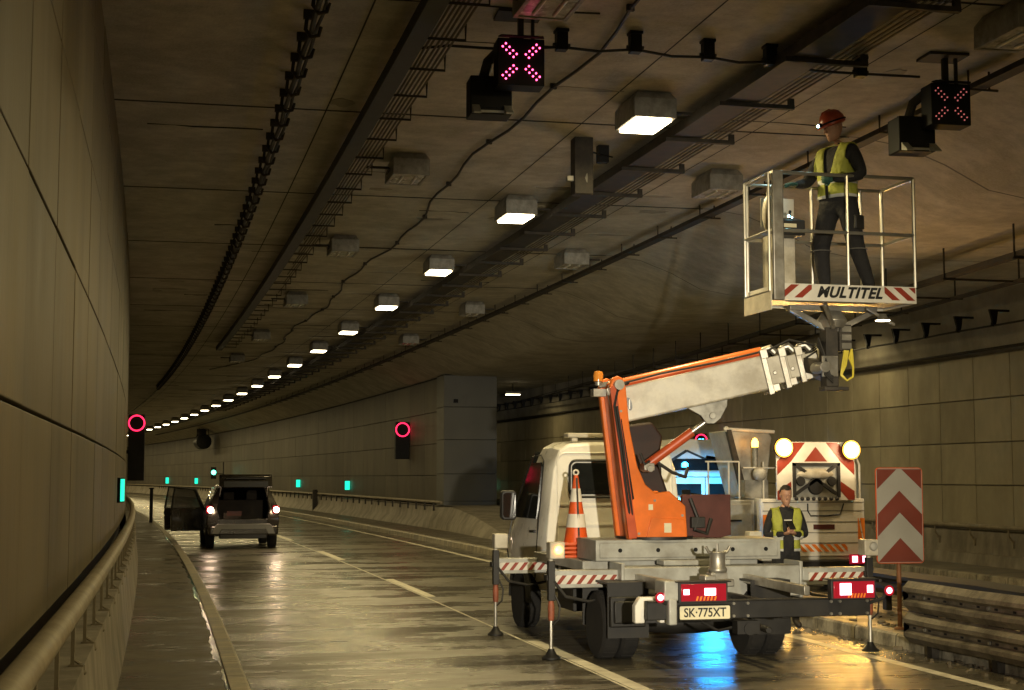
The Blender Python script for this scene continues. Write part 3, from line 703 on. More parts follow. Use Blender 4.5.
# cab ---------------------------------------------------------------
def cab_sec(y, zt, w=1.0, z0=.48, tw=.80):
    hw = .98*w
    f = lambda a: a
    half = [(hw*.93,z0),(hw,z0+.3),(hw*.995,1.15),(hw*.965,min(1.42,zt-.1)),(hw*(.9 if zt > 1.9 else .93),max(min(zt-.32,1.95),1.43*0+zt-.32) if zt > 1.7 else zt-.07),
            (hw*(tw if zt > 1.7 else .85),zt-.09 if zt > 1.7 else zt-.03),(hw*(tw-.15),zt-.02),(.3,zt+.0)]
    return [(x,y,z) for x,z in half] + [(-x,y,z) for x,z in reversed(half)]
secs = [cab_sec(2.60,2.24,.985), cab_sec(2.63,2.275), cab_sec(2.95,2.30), cab_sec(3.3,2.30), cab_sec(3.5,2.22,.99), cab_sec(3.75,1.92,.985,.42), cab_sec(4.0,1.55,.975,.42), cab_sec(4.12,1.36,.96,.4), cab_sec(4.4,1.20,.92,.38), cab_sec(4.55,.95,.85,.38)]
obj('cab', tap(MB().loft(secs)), M['white'], TR, bevel=.012, ang=30)
def rounded(x0, x1, z0, z1, r, n=5):
    out = []
    for (a, b, t0) in ((x1-r,z1-r,0),(x0+r,z1-r,90),(x0+r,z0+r,180),(x1-r,z0+r,270)):
        for k in range(n+1):
            t = R(t0 + 90*k/n); out.append((a+r*math.cos(t), b+r*math.sin(t)))
    return out
rw = obj('rear_window', tap(MB().prism(rounded(-.62,.62,1.64,2.02,.07), 2.572, 2.60)), M['glass'], TR)
mbs = MB(); pr_ = rounded(-.65,.65,1.61,2.05,.09)
mbs.tube([(p[0],2.585,p[1]) for p in pr_], .018, 6, closed=True)
obj('seal', tap(mbs), M['plastic'], rw)
# pressed swages and seams of the rear cab wall
mb = MB()
for z_ in (.85,1.28,1.52): mb.box(-.8,.8,2.588,2.6,z_-.012,z_+.012)
mb.tube([(p[0],2.597,p[1]) for p in rounded(-.82,.82,.62,2.14,.12)], .012, 6, closed=True)
obj('pressed_ribs', tap(mb), M['white'], TR)
# left and right doors: seam, window, handle
for s, nm in ((-1,'door'), (1,'door')):
    d = MB(); xx = lambda z: s*(.985 if z < 1.2 else (.985 - (z-1.2)*.10))
    seam = [(xx(.62),2.92,.62),(xx(1.3),2.90,1.3),(xx(2.05)-.005*s,2.93,2.05),(xx(2.12),3.05,2.12),(xx(2.1),3.42,2.10),(xx(1.9),3.68,1.85),(xx(1.35),4.02,1.40),(xx(1.0),4.02,.95),(xx(.62),3.75,.62)]
    dd = obj(nm, tap(MB().tube([(p[0]+s*.002,p[1],p[2]) for p in seam], .009, 5, closed=True)), M['plastic'], TR)
    gz = [(2.99,1.34),(2.99,1.98),(3.04,2.03),(3.42,2.02),(3.58,1.86),(3.90,1.40),(3.86,1.34)]
    n_ = len(gz); vs = [(xx(z)+s*.006,y,z) for y,z in gz]+[(xx(z)-s*.02,y,z) for y,z in gz]
    obj('side_window', tap(MB().add(vs, [tuple(range(n_)), tuple(range(2*n_-1,n_-1,-1))]+[(i,i+n_,(i+1)%n_+n_,(i+1)%n_) for i in range(n_)])), M['glass'], dd)
    obj('handle', tap(MB().box(s*.985-.02,s*.985+.02,2.98,3.14,1.17,1.20)), M['plastic'], dd, bevel=.006)
    mr = obj('mirror', MB().prism(rounded(-.10,.10,1.31,1.68,.05), 3.60, 3.72).xform(Matrix.Translation((s*1.03,0,0))), M['plastic'], TR, bevel=.015)
    obj('mirror_glass', MB().prism(rounded(-.08,.08,1.34,1.65,.04), 3.594, 3.602).xform(Matrix.Translation((s*1.03,0,0))), M['glass'], mr)
    obj('mirror_arm', MB().tube([(s*.96,3.75,1.38),(s*1.05,3.72,1.42),(s*1.1,3.7,1.5)], .03, 8).box(s*.99-.05,s*.99+.05,3.66,3.76,1.34,1.44), M['plastic'], mr)
obj('windscreen', MB().hexa([(-.78,4.03,1.50),(.78,4.03,1.50),(.78,4.06,1.52),(-.78,4.06,1.52),(-.70,3.56,2.14),(.70,3.56,2.14),(.70,3.6,2.17),(-.70,3.6,2.17)]), M['glass'], TR)
obj('light_bar', MB().box(-.52,.56,2.66,2.86,2.33,2.385).box(-.46,-.38,2.7,2.8,2.28,2.33).box(.40,.48,2.7,2.8,2.28,2.33), M['cream'], TR, bevel=.015)
obj('wheel_arch', MB().tube([(-.985,3.25+.46*math.cos(t),.36+.46*math.sin(t)) for t in [math.pi*k/10 for k in range(11)]], .03, 6).tube([(.985,3.25+.46*math.cos(t),.36+.46*math.sin(t)) for t in [math.pi*k/10 for k in range(11)]], .03, 6), M['plastic'], TR)
for s in (-1,1):
    wheel(TR, s*.90, 3.25, .345, .23, s)
    w1 = wheel(TR, s*.89, 0.0, .345, .19, s); wheel(TR, s*.685, 0.0, .345, .18, s)
    obj('mudguard', MB().tube([(s*.76,.42*math.cos(t),.38+.42*math.sin(t)) for t in [math.pi*(k/12)*1.05-.1 for k in range(13)]], .015, 4).prism([(.44,.78),(.44,.30),(.46,.30),(.46,.80),(-.46,.80),(-.46,.25),(-.44,.25),(-.44,.78)], s*.55, s*.98, 'yz'), M['dgrey'], TR)
# chassis
mb = MB()
for s in (-1,1): mb.box(s*.42-.035,s*.42+.035,-1.62,4.2,.52,.66)
for y in (-1.2,-.3,.8,1.9,3.0): mb.box(-.42,.42,y-.04,y+.04,.54,.62)
mb.lathe([(.09,-.62),(.13,-.1),(.13,.1),(.09,.62)], (0,0,.36), 'x', 14).tube([(0,0,.38),(0,2.2,.5)], .04, 8).tube([(.3,2.0,.42),(.3,.6,.42),(.34,-.8,.42),(.3,-1.5,.4)], .035, 8)
mb.box(-.9,-.5,1.1,1.75,.38,.66).box(.5,.9,.9,1.9,.36,.66)
obj('chassis', mb, M['dgrey'], TR, bevel=.008)
obj('side_box', MB().box(-.97,-.60,-.52,-.38,.36,.66).box(-.94,-.63,-.56,-.52,.40,.62), M['dgrey'], TR, bevel=.015)
# deck, housings
obj('deck', MB().box(-.98,1.0,.44,2.56,.86,.965), M['grey'], TR, bevel=.01)
ub = obj('turret_base', MB().box(-.88,1.20,.28,1.0,.968,1.19).box(-.84,1.16,.262,.28,1.0,1.16), M['grey'], TR, bevel=.012)
mb = MB()
for x in (-.62,-.2,.22,.64,1.02): mb.lathe([(.022,-.01),(.022,.004)], (x,.262,1.08), 'y', 12)
obj('bolt_hole', mb, M['black'], ub)
obj('upper_flange', MB().box(-.22,.52,.02,.26,.93,.985), M['grey'], TR, bevel=.008)
hs = obj('outrigger_housing', MB().box(-.72,1.24,-.14,.24,.61,.925).box(-.74,-.70,-.16,.26,.59,.97).box(1.22,1.26,-.16,.26,.59,.97), M['grey'], TR, bevel=.01)
obj('grease_nipple', MB().tube([(-.35,-.16,.52),(-.35,-.17,.60),(-.35,-.15,.68)], .014, 6).box(-.39,-.31,-.18,-.14,.60,.64), M['alu'], hs)
obj('front_housing', MB().box(-.74,.9,2.20,2.50,.62,.86), M['grey'], TR, bevel=.01)
def outrigger(s, y, x0, x1, warm):
    zb0, zb1 = .72, .90
    mb = MB().box(min(x0,x1),max(x0,x1),y-.08,y+.08,zb0,zb1)
    o = obj('outrigger', mb, M['grey'], TR, bevel=.008)
    a, b = min(x0,x1)+.06, max(x0,x1)-.03
    obj('white_plate', MB().box(a,b,y-.084,y-.08,zb0+.04,zb1-.05), M['wsheet'], o)
    obj('warning_stripes', stripes(a,b,zb0+.04,zb1-.05,y-.084,6,.42,.8*1), M['red'], o)
    xl = x1; yl = y + (.35 if y > 1 else 0) * 0
    obj('leg', MB().box(xl-.035,xl+.035,y-.16,y-.09,.60,1.0).box(xl-.045,xl+.045,y-.12,y-.0,.80,.86), M['dgrey'], o, bevel=.005)
    obj('inner_ram', MB().tube([(xl,y-.125,.62),(xl,y-.125,.07)], .019, 10), M['alu'], o)
    obj('lock_sleeve', MB().lathe([(.026,.40),(.034,.43),(.036,.54),(.026,.60)], (xl,y-.125,0), 'z', 12), M['sleeve'], o)
    obj('foot', MB().lathe([(.095,.022),(.095,.035),(.06,.06),(.035,.10),(.03,.12)], (xl,y-.125,0), 'z', 18), M['dgrey'], o)
    obj('hose', MB().tube([(xl+.02*s*-1,y-.15,.80),(xl-s*.15,y-.14,.64),(xl-s*.40,y-.10,.585),(xl-s*.62,y-.05,.62),(xl-s*.76,y+.0,.70)], .016, 8).tube([(xl+.03,y-.16,.66),(xl+.075,y-.19,.55),(xl+.06,y-.19,.42),(xl+.01,y-.15,.36)], .010, 6), M['cable'], o)
    bx = obj('control_box', MB().box(xl-.08+(.02 if s > 0 else .06),xl+.08+(.02 if s > 0 else .06),y-.16,y+.0,1.02,1.19).box(xl-.02,xl+.02,y-.14,y-.08,.95,1.02), M['cream'], o, bevel=.012)
    return o, xl, y
o, xl, y = outrigger(-1, .05, -.72, -1.46, True)
obj('lit_amber_lamp', MB().lathe([(.001,-.03),(.036,-.022),(.042,0)], (xl+.07,y-.16,1.11), 'y', 16), M['amber'], o)
outrigger(-1, 2.42, -.74, -1.50, False)
o, xl, y = outrigger(1, -.10, 1.25, 1.98, False)
obj('round_lens', MB().lathe([(.001,-.03),(.04,-.025),(.05,0)], (xl+.04,y-.16,1.12), 'y', 16), M['fixture'], o)
outrigger(1, 2.42, .92, 1.72, False)
# rear frame and under-run bar
obj('rear_frame_rail', MB().bar((.62,.0,.80),(.62,-1.66,.78),.06,.09), M['galv'], TR, bevel=.006)
obj('rear_frame_rail', MB().bar((-.56,-.1,.80),(-.56,-1.60,.80),.06,.12).box(-.62,-.50,-1.66,-1.5,.66,.86), M['galv'], TR, bevel=.006)
ubar = obj('under_run_bar', MB().box(-.98,1.25,-1.70,-1.62,.54,.705).box(-.98,1.25,-1.72,-1.62,.698,.715), M['dgrey'], TR, bevel=.008)
mb = MB()
for x in (-.14,.0,.84,1.21,.93):
    for z_ in (.565,.68): mb.lathe([(.014,-.02),(.014,0)], (x,-1.70,z_), 'y', 8)
obj('bolt', mb, M['alu'], ubar)
# tail-light clusters
for x0, x1, hots in ((-.69,-.25,((-.64,.028,.025),(-.41,.055,.033))), (.82,1.24,((.94,.058,.055),(1.19,.03,.035)))):
    c_ = obj('tail_light', MB().box(x0-.02,x1+.02,-1.80,-1.72,.70,.885).box(x0-.05,x1+.05,-1.82,-1.66,.885,.897), M['plastic'], TR, bevel=.008)
    obj('red_lens', MB().box(x0,x1,-1.815,-1.80,.715,.872), M['lens'], c_, bevel=.006)
    mb = MB()
    for hx, hw, hh in hots: mb.box(hx-hw,hx+hw,-1.821,-1.815,.80-hh,.80+hh)
    obj('lit_bulb', mb, M['hot'], c_, bevel=.004)
    obj('ribbed_reflector', stripes(x0+.14,x1-.09,.72,.76,-1.816,6,.5,.3), M['ored'], c_)
obj('lamp_bracket', MB().box(-.84,-.70,-1.78,-1.5,.72,.90).box(-.80,-.72,-1.79,-1.7,.5,.74), M['grey'], TR, bevel=.012)
for x, zz in ((-.87,.75), (1.42,.775)):
    m_ = obj('side_marker', MB().tube([(x-.18*(1 if x > 0 else -1),-1.7,.66),(x-.05*(1 if x > 0 else -1),-1.72,.70),(x,-1.72,zz)], .018, 8).box(x-.03,x+.03,-1.75,-1.69,zz-.045,zz+.04), M['rubber'], TR)
    obj('red_bulb', MB().lathe([(.001,-.02),(.026,-.015),(.032,0)], (x,-1.75,zz), 'y', 14), M['hot'], m_)
    obj('red_shroud', MB().lathe([(.05,-.012),(.05,0)], (x,-1.745,zz), 'y', 14), M['lens'], m_)
pt = obj('number_plate', MB().prism(rounded(-.68,-.19,.545,.665,.012,3), -1.745, -1.735), M['plate'], TR)
text_mesh('registration', 'SK·775XT', .115, M['ink'], pt, (-.435,-1.747,.603), bold=.0015, sx=.86)
obj('plate_frame', MB().tube([(p[0],-1.742,p[1]) for p in rounded(-.69,-.18,.535,.675,.012,3)], .006, 4, closed=True), M['plastic'], pt)
# rear step bracket (bent pale plate with a dark opening)
st = obj('step_bracket', MB().prism([(-1.05,.50),(-1.05,.66),(-1.0,.74),(-.76,.74),(-.72,.70),(-.72,.50),(-.81,.50),(-.81,.62),(-.84,.66),(-.93,.66),(-.955,.62),(-.955,.50)], -1.56, -1.46), M['white'], TR, bevel=.012)
obj('dark_plug', MB().box(-.94,-.83,-1.53,-1.47,.50,.64).lathe([(.02,-.02),(.02,.0)], (-.90,-1.53,.60), 'y', 10).lathe([(.02,-.02),(.02,.0)], (-.86,-1.53,.60), 'y', 10), M['plastic'], st)
obj('tow_jaw', MB().box(-.12,.1,-1.75,-1.62,.40,.52).lathe([(.06,-.05),(.05,.05)], (0,-1.72,.45), 'y', 12).tube([(-.4,-1.55,.5),(-.25,-1.6,.42),(-.05,-1.6,.46),(.15,-1.6,.40)], .014, 6), M['dgrey'], TR)
# cradle that the boom rests in
cr = obj('boom_cradle', MB().box(-.11,.06,-1.06,-.92,.80,.92).lathe([(.085,.92),(.095,.95),(.075,.98),(.075,1.10),(.085,1.12)], (-.02,-1.0,0), 'z', 16).tube([(-.02,-1.0,.80),(-.02,-1.0,.62)], .05, 8), M['galv'], TR, bevel=.006)
obj('cradle_fork', MB().tube([(-.14,-1,1.17),(-.11,-1,1.12),(-.05,-1,1.10),(.02,-1,1.10),(.08,-1,1.12),(.11,-1,1.17)], .016, 8).tube([(-.02,-1,1.1),(-.02,-1,1.2)], .012, 6), M['galv'], cr)
obj('clamp_box', MB().box(-.20,-.08,-1.12,-.96,.80,.90).box(-.06,.10,-1.14,-1.02,.79,.86), M['galv'], cr, bevel=.01)
# turret
tp = [(-.69,2.82),(-.66,2.90),(-.60,2.93),(-.54,2.90),(-.51,2.80),(-.47,2.36),(-.39,1.97),(-.30,1.77),(-.19,1.68),(-.03,1.70),(.15,1.54),(.17,1.19),(-.50,1.19)]
tu = obj('turret', MB().prism(tp, .36, .44).prism(tp, .76, .84).prism([(-.64,2.75),(-.66,2.85),(-.60,2.90),(-.56,2.75),(-.52,2.36),(-.44,1.97),(-.20,1.62),(.14,1.50),(.14,1.2),(-.46,1.2)], .44, .76), M['orange'], TR, bevel=.012, ang=25)
fl = [(-.695,2.80),(-.65,2.82),(-.42,1.19),(-.505,1.19)]
obj('edge_flange', MB().prism([(-.70,2.8),(-.635,2.83),(-.40,1.2),(-.50,1.2)], .325, .36), M['redor'], tu, bevel=.004)
obj('slot', MB().prism([(-.585,2.45),(-.565,2.47),(-.43,1.62),(-.455,1.60)], .353, .361), M['black'], tu)
mb = MB()
for bx0, bz0 in ((-.44,1.25),(-.38,1.25),(.10,1.25),(.11,1.44),(-.20,1.60),(-.62,2.72),(-.57,2.55)): mb.lathe([(.014,-.008),(.014,.0)], (bx0,.36,bz0), 'y', 8)
obj('bolt', mb, M['galv'], tu)
obj('warning_label', MB().box(-.10,-.02,.341,.345,1.26,1.36).box(-.27,-.22,.355,.36,1.50,1.56), M['plate'], tu)
obj('hydraulic_hose', MB().tube([(-.44,.40,1.22),(-.52,.30,1.6),(-.60,.29,2.2),(-.66,.30,2.6),(-.62,.32,2.76),(-.52,.42,2.84),(-.40,.50,2.86)], .014, 6).tube([(-.41,.40,1.22),(-.49,.29,1.6),(-.575,.28,2.2),(-.635,.29,2.6)], .011, 6), M['cable'], tu)
obj('pivot_pin', MB().lathe([(.055,.30),(.055,.90)], (-.60,0,2.83), 'y', 18), M['galv'], tu)
obj('lower_fold', MB().prism([(-.30,1.20),(-.24,1.42),(.13,1.40),(.155,1.20)], .345, .362), M['orange'], tu, bevel=.006)
obj('slew_ring', MB().lathe([(.42,1.185),(.42,1.215)], (-.12,.62,0), 'z', 28), M['dgrey'], TR)
obj('counter_plate', MB().prism([(.18,1.20),(.18,1.66),(.74,1.66),(.74,1.22),(.62,1.19)], .55, .62), M['maroon'], TR, bevel=.008)
obj('rear_cheek', MB().prism([(-.40,2.0),(-.50,2.40),(-.05,2.46),(.08,2.3),(.02,2.0),(.16,1.6),(.2,1.2),(-.1,1.7)], .86, .94), M['shaded_steel'], TR, bevel=.03)
obj('hose_block', MB().box(.26,.42,.48,.55,1.30,1.42), M['cable'], TR, bevel=.01)
mb = MB().tube([(.26,.52,1.62),(.34,.5,1.4),(.30,.5,1.28),(.44,.5,1.24),(.5,.52,1.4)], .022, 8)
obj('hydraulic_hose', mb, M['cable'], TR)
obj('hydraulic_hose', MB().tube([(-.36,.34,2.1),(-.32,.32,1.98),(-.26,.34,2.02)], .016, 6).tube([(.3,.7,1.95),(.2,.5,1.85),(.05,.5,1.9),(-.1,.52,2.0)], .02, 6), M['cable'], TR)
# boom
A = Vector((-.585,.60,2.60)); B = Vector((1.02,.22,2.975)); E = Vector((1.44,.12,3.065)); D = (B-A).normalized()
bm_ = obj('boom', MB().bar(A, B, .26, .38), M['cream'], TR, bevel=.02)
mb = MB()
for t in (.10,.24,.9,1.5): mb.bar(A+D*t+Vector((0,-.134,.17)), A+D*(t+.02)+Vector((0,-.134,.17)), .004, .02)
obj('boom_hose', MB().tube([A+D*.05+Vector((0,-.12,.24)), A+D*.5+Vector((0,-.10,.25)), A+D*1.1+Vector((0,-.12,.235)), A+D*1.7+Vector((0,-.1,.24)), A+D*1.95+Vector((0,-.05,.30)), A+D*2.2+Vector((0,-.1,.18))], .013, 6), M['cable'], bm_)
obj('end_cap', MB().bar(A-D*.03, A+D*.02, .29, .42), M['galv'], bm_, bevel=.006)
up = D.cross(Vector((0,1,0))); up = -up if up.z < 0 else up; sd = D.cross(up).normalized()
if sd.y > 0: sd = -sd
def bp(t, u, s): return A + D*t + up*u + sd*s       # along the boom, up, towards the viewer
obj('top_pipe', MB().tube([bp(.12,.235,.03),bp(1.70,.235,.03)], .058, 12), M['orange'], bm_)
obj('top_hose', MB().tube([bp(.1,.21,.09),bp(1.66,.21,.1)], .014, 6), M['redor'], bm_)
lx = (B-A).length
for k, (t, hh, ww) in enumerate(((lx+.0,.30,.21),(lx+.20,.25,.17),(lx+.38,.20,.13))):
    a = bp(t-.06,.0,0); b_ = bp(t+.26,.0,0)
    s_ = obj('boom_section', MB().bar(a, b_, ww, hh), M['cream'], bm_, bevel=.01)
    mbk = MB()
    cc = bp(t,0,0)
    for dt in (0,):
        mbk.bar(bp(t-.03,hh/2+.05,0), bp(t+.05,hh/2+.05,0), ww+.12, .10)
        mbk.bar(bp(t-.03,-hh/2-.04,0), bp(t+.10,-hh/2-.04,0), ww+.12, .08)
        mbk.bar(bp(t-.03,0,ww/2+.03), bp(t+.03,0,ww/2+.03), .06, hh+.18)
        mbk.bar(bp(t-.03,0,-ww/2-.03), bp(t+.03,0,-ww/2-.03), .06, hh+.18)
    mbk.tube([bp(t+.01,hh/2+.03,.02),bp(t+.04,hh/2+.10,.02),bp(t+.11,hh/2+.11,.02),bp(t+.16,hh/2+.04,.02)], .042, 8)
    mbk.tube([bp(t+.09,-.02,ww/2),bp(t+.09,-.02,ww/2+.012)], .024, 10)
    mbk.bar(bp(t+.02,-hh/2-.03,ww/2), bp(t+.06,-hh/2-.03,ww/2), .05, .06)
    obj('collar', mbk, M['galv'], s_, bevel=.006)
obj('boom_head', MB().prism([(0,-.16),(.1,-.2),(.12,.18),(.06,.2),(0,.12)], -.10, .10, 'xz').xform(Matrix.Translation(bp(lx+.56,0,0))), M['cream'], bm_, bevel=.01)
# oval maker's badge, shield-like, dark on the pale boom
bdg = MB().lathe([(.001,-.004),(.055,-.004),(.055,0)], (0,0,0), 'y', 18, sx=.55, sy=1.35)
bdg.v = [tuple(bp(.17+p[0], .0+p[2], .131 - p[1])) for p in bdg.v]
obj('badge', bdg, M['ink'], bm_)
sw = MB(); sw.add([bp(.155,-.05,.137),bp(.165,-.055,.137),bp(.19,.05,.137),bp(.178,.045,.137)], [(0,1,2,3)])
obj('badge_stroke', sw, M['wsheet'], bm_)
# dirt-worn bracket and lifting ram
br_ = MB(); 
pts2 = [(.78,-.19),(1.22,-.19),(1.20,-.26),(1.10,-.38),(1.02,-.42),(.94,-.40),(.90,-.30)]
for s_ in (.06,-.09):
    n_ = len(pts2); vs = [bp(t,u,s_) for t,u in pts2]+[bp(t,u,s_+.03) for t,u in pts2]
    br_.add(vs, [tuple(range(n_)), tuple(range(2*n_-1,n_-1,-1))]+[(i,i+n_,(i+1)%n_+n_,(i+1)%n_) for i in range(n_)])
br_.tube([bp(1.02,-.33,-.12),bp(1.02,-.33,.13)], .035, 12)
obj('ram_bracket', br_, M['fixture'], bm_, bevel=.004)
pe = bp(1.0,-.36,0); ps = Vector((-.20,.60,1.98))
lr = obj('lifting_ram', MB().tube([ps, ps+(pe-ps)*.72], .052, 14), M['redor'], TR)
obj('piston_rod', MB().tube([ps+(pe-ps)*.70, pe], .026, 12).ball(pe, .05, 10, 8), M['alu'], lr)
obj('clevis', MB().box(-.26,-.14,.52,.68,1.92,2.0).tube([(-.20,.48,1.94),(-.20,.72,1.94)], .04, 10), M['galv'], lr, bevel=.006)
bc = obj('beacon', MB().tube([(-.60,.62,2.86),(-.72,.66,2.84)], .03, 8).lathe([(.035,2.84),(.04,2.88)], (-.73,.66,0), 'z', 14).box(-.80,-.66,.6,.72,2.72,2.80), M['galv'], TR)
obj('dome', MB().lathe([(.052,2.885),(.056,2.95),(.045,2.99),(.01,3.0)], (-.73,.66,0), 'z', 18), M['amber_off'], bc)
# basket column, bracket, hoses
CX, CY = 1.56, -.33
cl_ = obj('basket_column', MB().box(CX-.10,CX+.04,CY-.06,CY+.10,2.80,3.45).box(CX+.06,CX+.20,CY-.05,CY+.07,3.18,3.46).bar(E,Vector((CX-.03,CY+.05,3.0)),.12,.16).box(CX-.12,CX+.16,CY-.05,CY+.1,2.76,2.80), M['tray'], TR, bevel=.008)
mb = MB()
for k in range(4):
    e0 = bp(lx+.45,.12-.02*k,.05*(k-1.5)); mb.tube([e0, e0+Vector((.16,-.02,.10)), Vector((CX-.16,CY+.0,3.22+.03*k)), Vector((CX-.12,CY-.08,3.10)), Vector((CX-.14+.02*k,CY-.10,2.92)), Vector((CX-.04,CY-.09,2.84+.02*k))], .011, 6)
obj('hose_bundle', mb, M['cable'], cl_)
obj('knuckle', MB().tube([(CX-.14,CY+.14,3.0),(CX-.14,CY-.12,3.0)], .06, 14).box(CX-.16,CX+.02,CY-.09,CY-.06,2.9,3.12), M['galv'], cl_, bevel=.006)
obj('valve_block', MB().box(CX+.075,CX+.185,CY-.075,CY-.05,3.20,3.26).box(CX+.075,CX+.185,CY-.075,CY-.05,3.29,3.35).box(CX+.075,CX+.185,CY-.075,CY-.05,3.38,3.44), M['alu'], cl_)
mb = MB()
for k in range(3):
    a = .02*k
    mb.tube([(CX+.10+a,CY-.08,3.18),(CX+.06+a,CY-.10,3.02),(CX+.04,CY-.11,2.93-.01*k),(CX+.10,CY-.12,2.86),(CX+.17,CY-.12,2.90),(CX+.18,CY-.11,3.0),(CX+.15+a,CY-.08,3.10),(CX+.19,CY-.06,3.2)], .011, 6)
obj('yellow_hose', mb, M['hose'], cl_)
obj('underframe', MB().bar((CX-.05,CY,3.40),(CX-.48,CY,3.62),.05,.06).bar((CX+.05,CY,3.40),(CX+.50,CY,3.62),.05,.06).bar((CX-.03,CY-.1,3.42),(CX-.22,CY-.30,3.64),.04,.05).box(CX-.5,CX+.5,CY-.06,CY+.06,3.60,3.655).lathe([(.12,3.42),(.16,3.5),(.10,3.6)], (CX,CY,0), 'z', 16).bar((CX+.3,CY-.2,3.62),(CX+.62,CY-.2,3.45),.03,.03), M['galv'], TR, bevel=.006)
# basket
X0_, X1_, Y0_, Y1_, ZF, ZT = .76, 2.34, -.70, .02, 3.66, 4.99
bk_ = obj('basket', MB().box(X0_,X1_,Y0_+.01,Y1_,ZF+.02,ZF+.06), M['galv'], TR)
kp = obj('kick_plate', MB().box(X0_+.0,X1_,Y0_-.01,Y0_+.01,ZF,ZF+.175).box(X0_,X1_,Y1_-.01,Y1_+.01,ZF,ZF+.16).box(X0_-.01,X0_+.01,Y0_,Y1_,ZF,ZF+.16).box(X1_-.01,X1_+.01,Y0_,Y1_,ZF,ZF+.16), M['wsheet'], bk_)
obj('warning_stripes', stripes(X0_+.01,X0_+.40,ZF+.03,ZF+.165,Y0_-.01,2,.45,1.2), M['red'], kp)
obj('warning_stripes', stripes(X0_+.01,X0_+.36,ZF+.03,ZF+.165,Y0_-.01,2,.5,1.2).xform(Matrix.Translation((X0_+X1_,0,0)) @ Matrix.Diagonal((-1,1,1,1))), M['red'], kp)
text_mesh('lettering', 'MULTITEL', .155, M['ink'], kp, (X0_+.82,Y0_-.013,ZF+.09), bold=.006, shear=.35, sx=1.0, space=1.08)
zm = 4.385
ft = .019
mb = MB()
def rr(*p): mb.tube(p, ft, 8)
for y in (Y0_, Y1_):
    rr((X0_,y,ZT),(X1_,y,ZT)); rr((X0_,y,zm),(X1_,y,zm))
for x in (X0_, X1_):
    rr((x,Y0_,ZT),(x,Y1_,ZT)); rr((x,Y0_,zm),(x,Y1_,zm))
obj('guard_rail', mb, M['alu'], bk_)
for (x, y) in ((X0_+.82,Y0_),(X1_,Y0_),(X0_,Y1_),(X0_+.75,Y1_),(X1_,Y1_),(X0_+.35,Y1_),(X1_-.25,Y1_)):
    obj('post', MB().tube([(x,y,ZF+(.17 if y < -.5 else .03)),(x,y,ZT)], ft, 8), M['alu'], bk_)
obj('corner_post', MB().box(X0_-.02,X0_+.10,Y0_-.02,Y0_+.03,ZF+.0,ZT+.02), M['galv'], bk_, bevel=.01)
obj('gate', MB().tube([(X0_-.04,Y0_+.04,ZF+.1),(X0_-.04,Y0_+.04,ZT),(X0_-.04,Y1_-.03,ZT),(X0_-.04,Y1_-.03,ZF+.1),(X0_-.04,Y0_+.04,ZF+.1)], .016, 8).tube([(X0_-.04,Y0_+.04,zm),(X0_-.04,Y1_-.03,zm)], .014, 8), M['alu'], bk_)
obj('gate_kick_plate', MB().box(X0_-.05,X0_-.035,Y0_+.0,Y1_,ZF-.10,ZF+.10), M['cream'], bk_, bevel=.003)
# control console and cabinet in the basket
obj('cabinet', MB().box(X0_+.12,X0_+.38,Y0_+.34,Y0_+.60,ZF+.06,ZF+.74).box(X0_+.14,X0_+.36,Y0_+.33,Y0_+.34,ZF+.1,ZF+.70), M['cream'], bk_, bevel=.012)
cc = obj('control_console', MB().box(X0_+.12,X0_+.40,Y0_+.12,Y0_+.34,ZF+.70,ZF+.86).prism([(Y0_+.12,ZF+.86),(Y0_+.34,ZF+.86),(Y0_+.34,ZF+.92)], X0_+.12, X0_+.40, 'yz'), M['plastic'], bk_, bevel=.01)
obj('joystick', MB().tube([(X0_+.16,Y0_+.22,ZF+.86),(X0_+.15,Y0_+.21,ZF+.95)], .009, 6).ball((X0_+.15,Y0_+.21,ZF+.96), .018, 8, 6).tube([(X0_+.27,Y0_+.22,ZF+.86),(X0_+.27,Y0_+.21,ZF+.95)], .009, 6).ball((X0_+.27,Y0_+.21,ZF+.96), .018, 8, 6), M['black'], cc)
obj('blue_lamp', MB().ball((X0_+.22,Y0_+.13,ZF+.90), .012, 8, 6).ball((X0_+.25,Y0_+.12,ZF+.885), .007, 8, 6), M['head_led'], cc)
obj('label_plate', MB().box(X0_+.16,X0_+.30,Y0_+.115,Y0_+.12,ZF+.78,ZF+.82), M['plate'], cc)
obj('back_panel', MB().box(X0_+.12,X0_+.50,Y1_-.10,Y1_-.08,ZF+.86,ZF+1.18), M['wsheet'], bk_, bevel=.004)
tag_b = tag(obj('tool_bag', MB().ball((0,0,0), .12, 14, 10, (.55,.8,1.7)).tube([(0,-.06,.18),(0,-.03,.27),(0,.03,.27),(0,.06,.18)], .008, 6), M['cream']), 'pale rounded tool bag hanging inside the left end of the basket', 'bag')
tag_b.location = (5.92, 14.62, 4.60)
# floodlight on the basket underside (small, lit)
fl_ = obj('work_lamp', MB().lathe([(.03,.0),(.06,-.05),(.085,-.07)], (CX+.46,CY-.25,3.56), 'z', 14), M['galv'], TR)
obj('lit_glass', MB().lathe([(.075,-.075),(.075,-.07)], (CX+.46,CY-.25,3.56), 'z', 14), M['diff_on'], fl_)

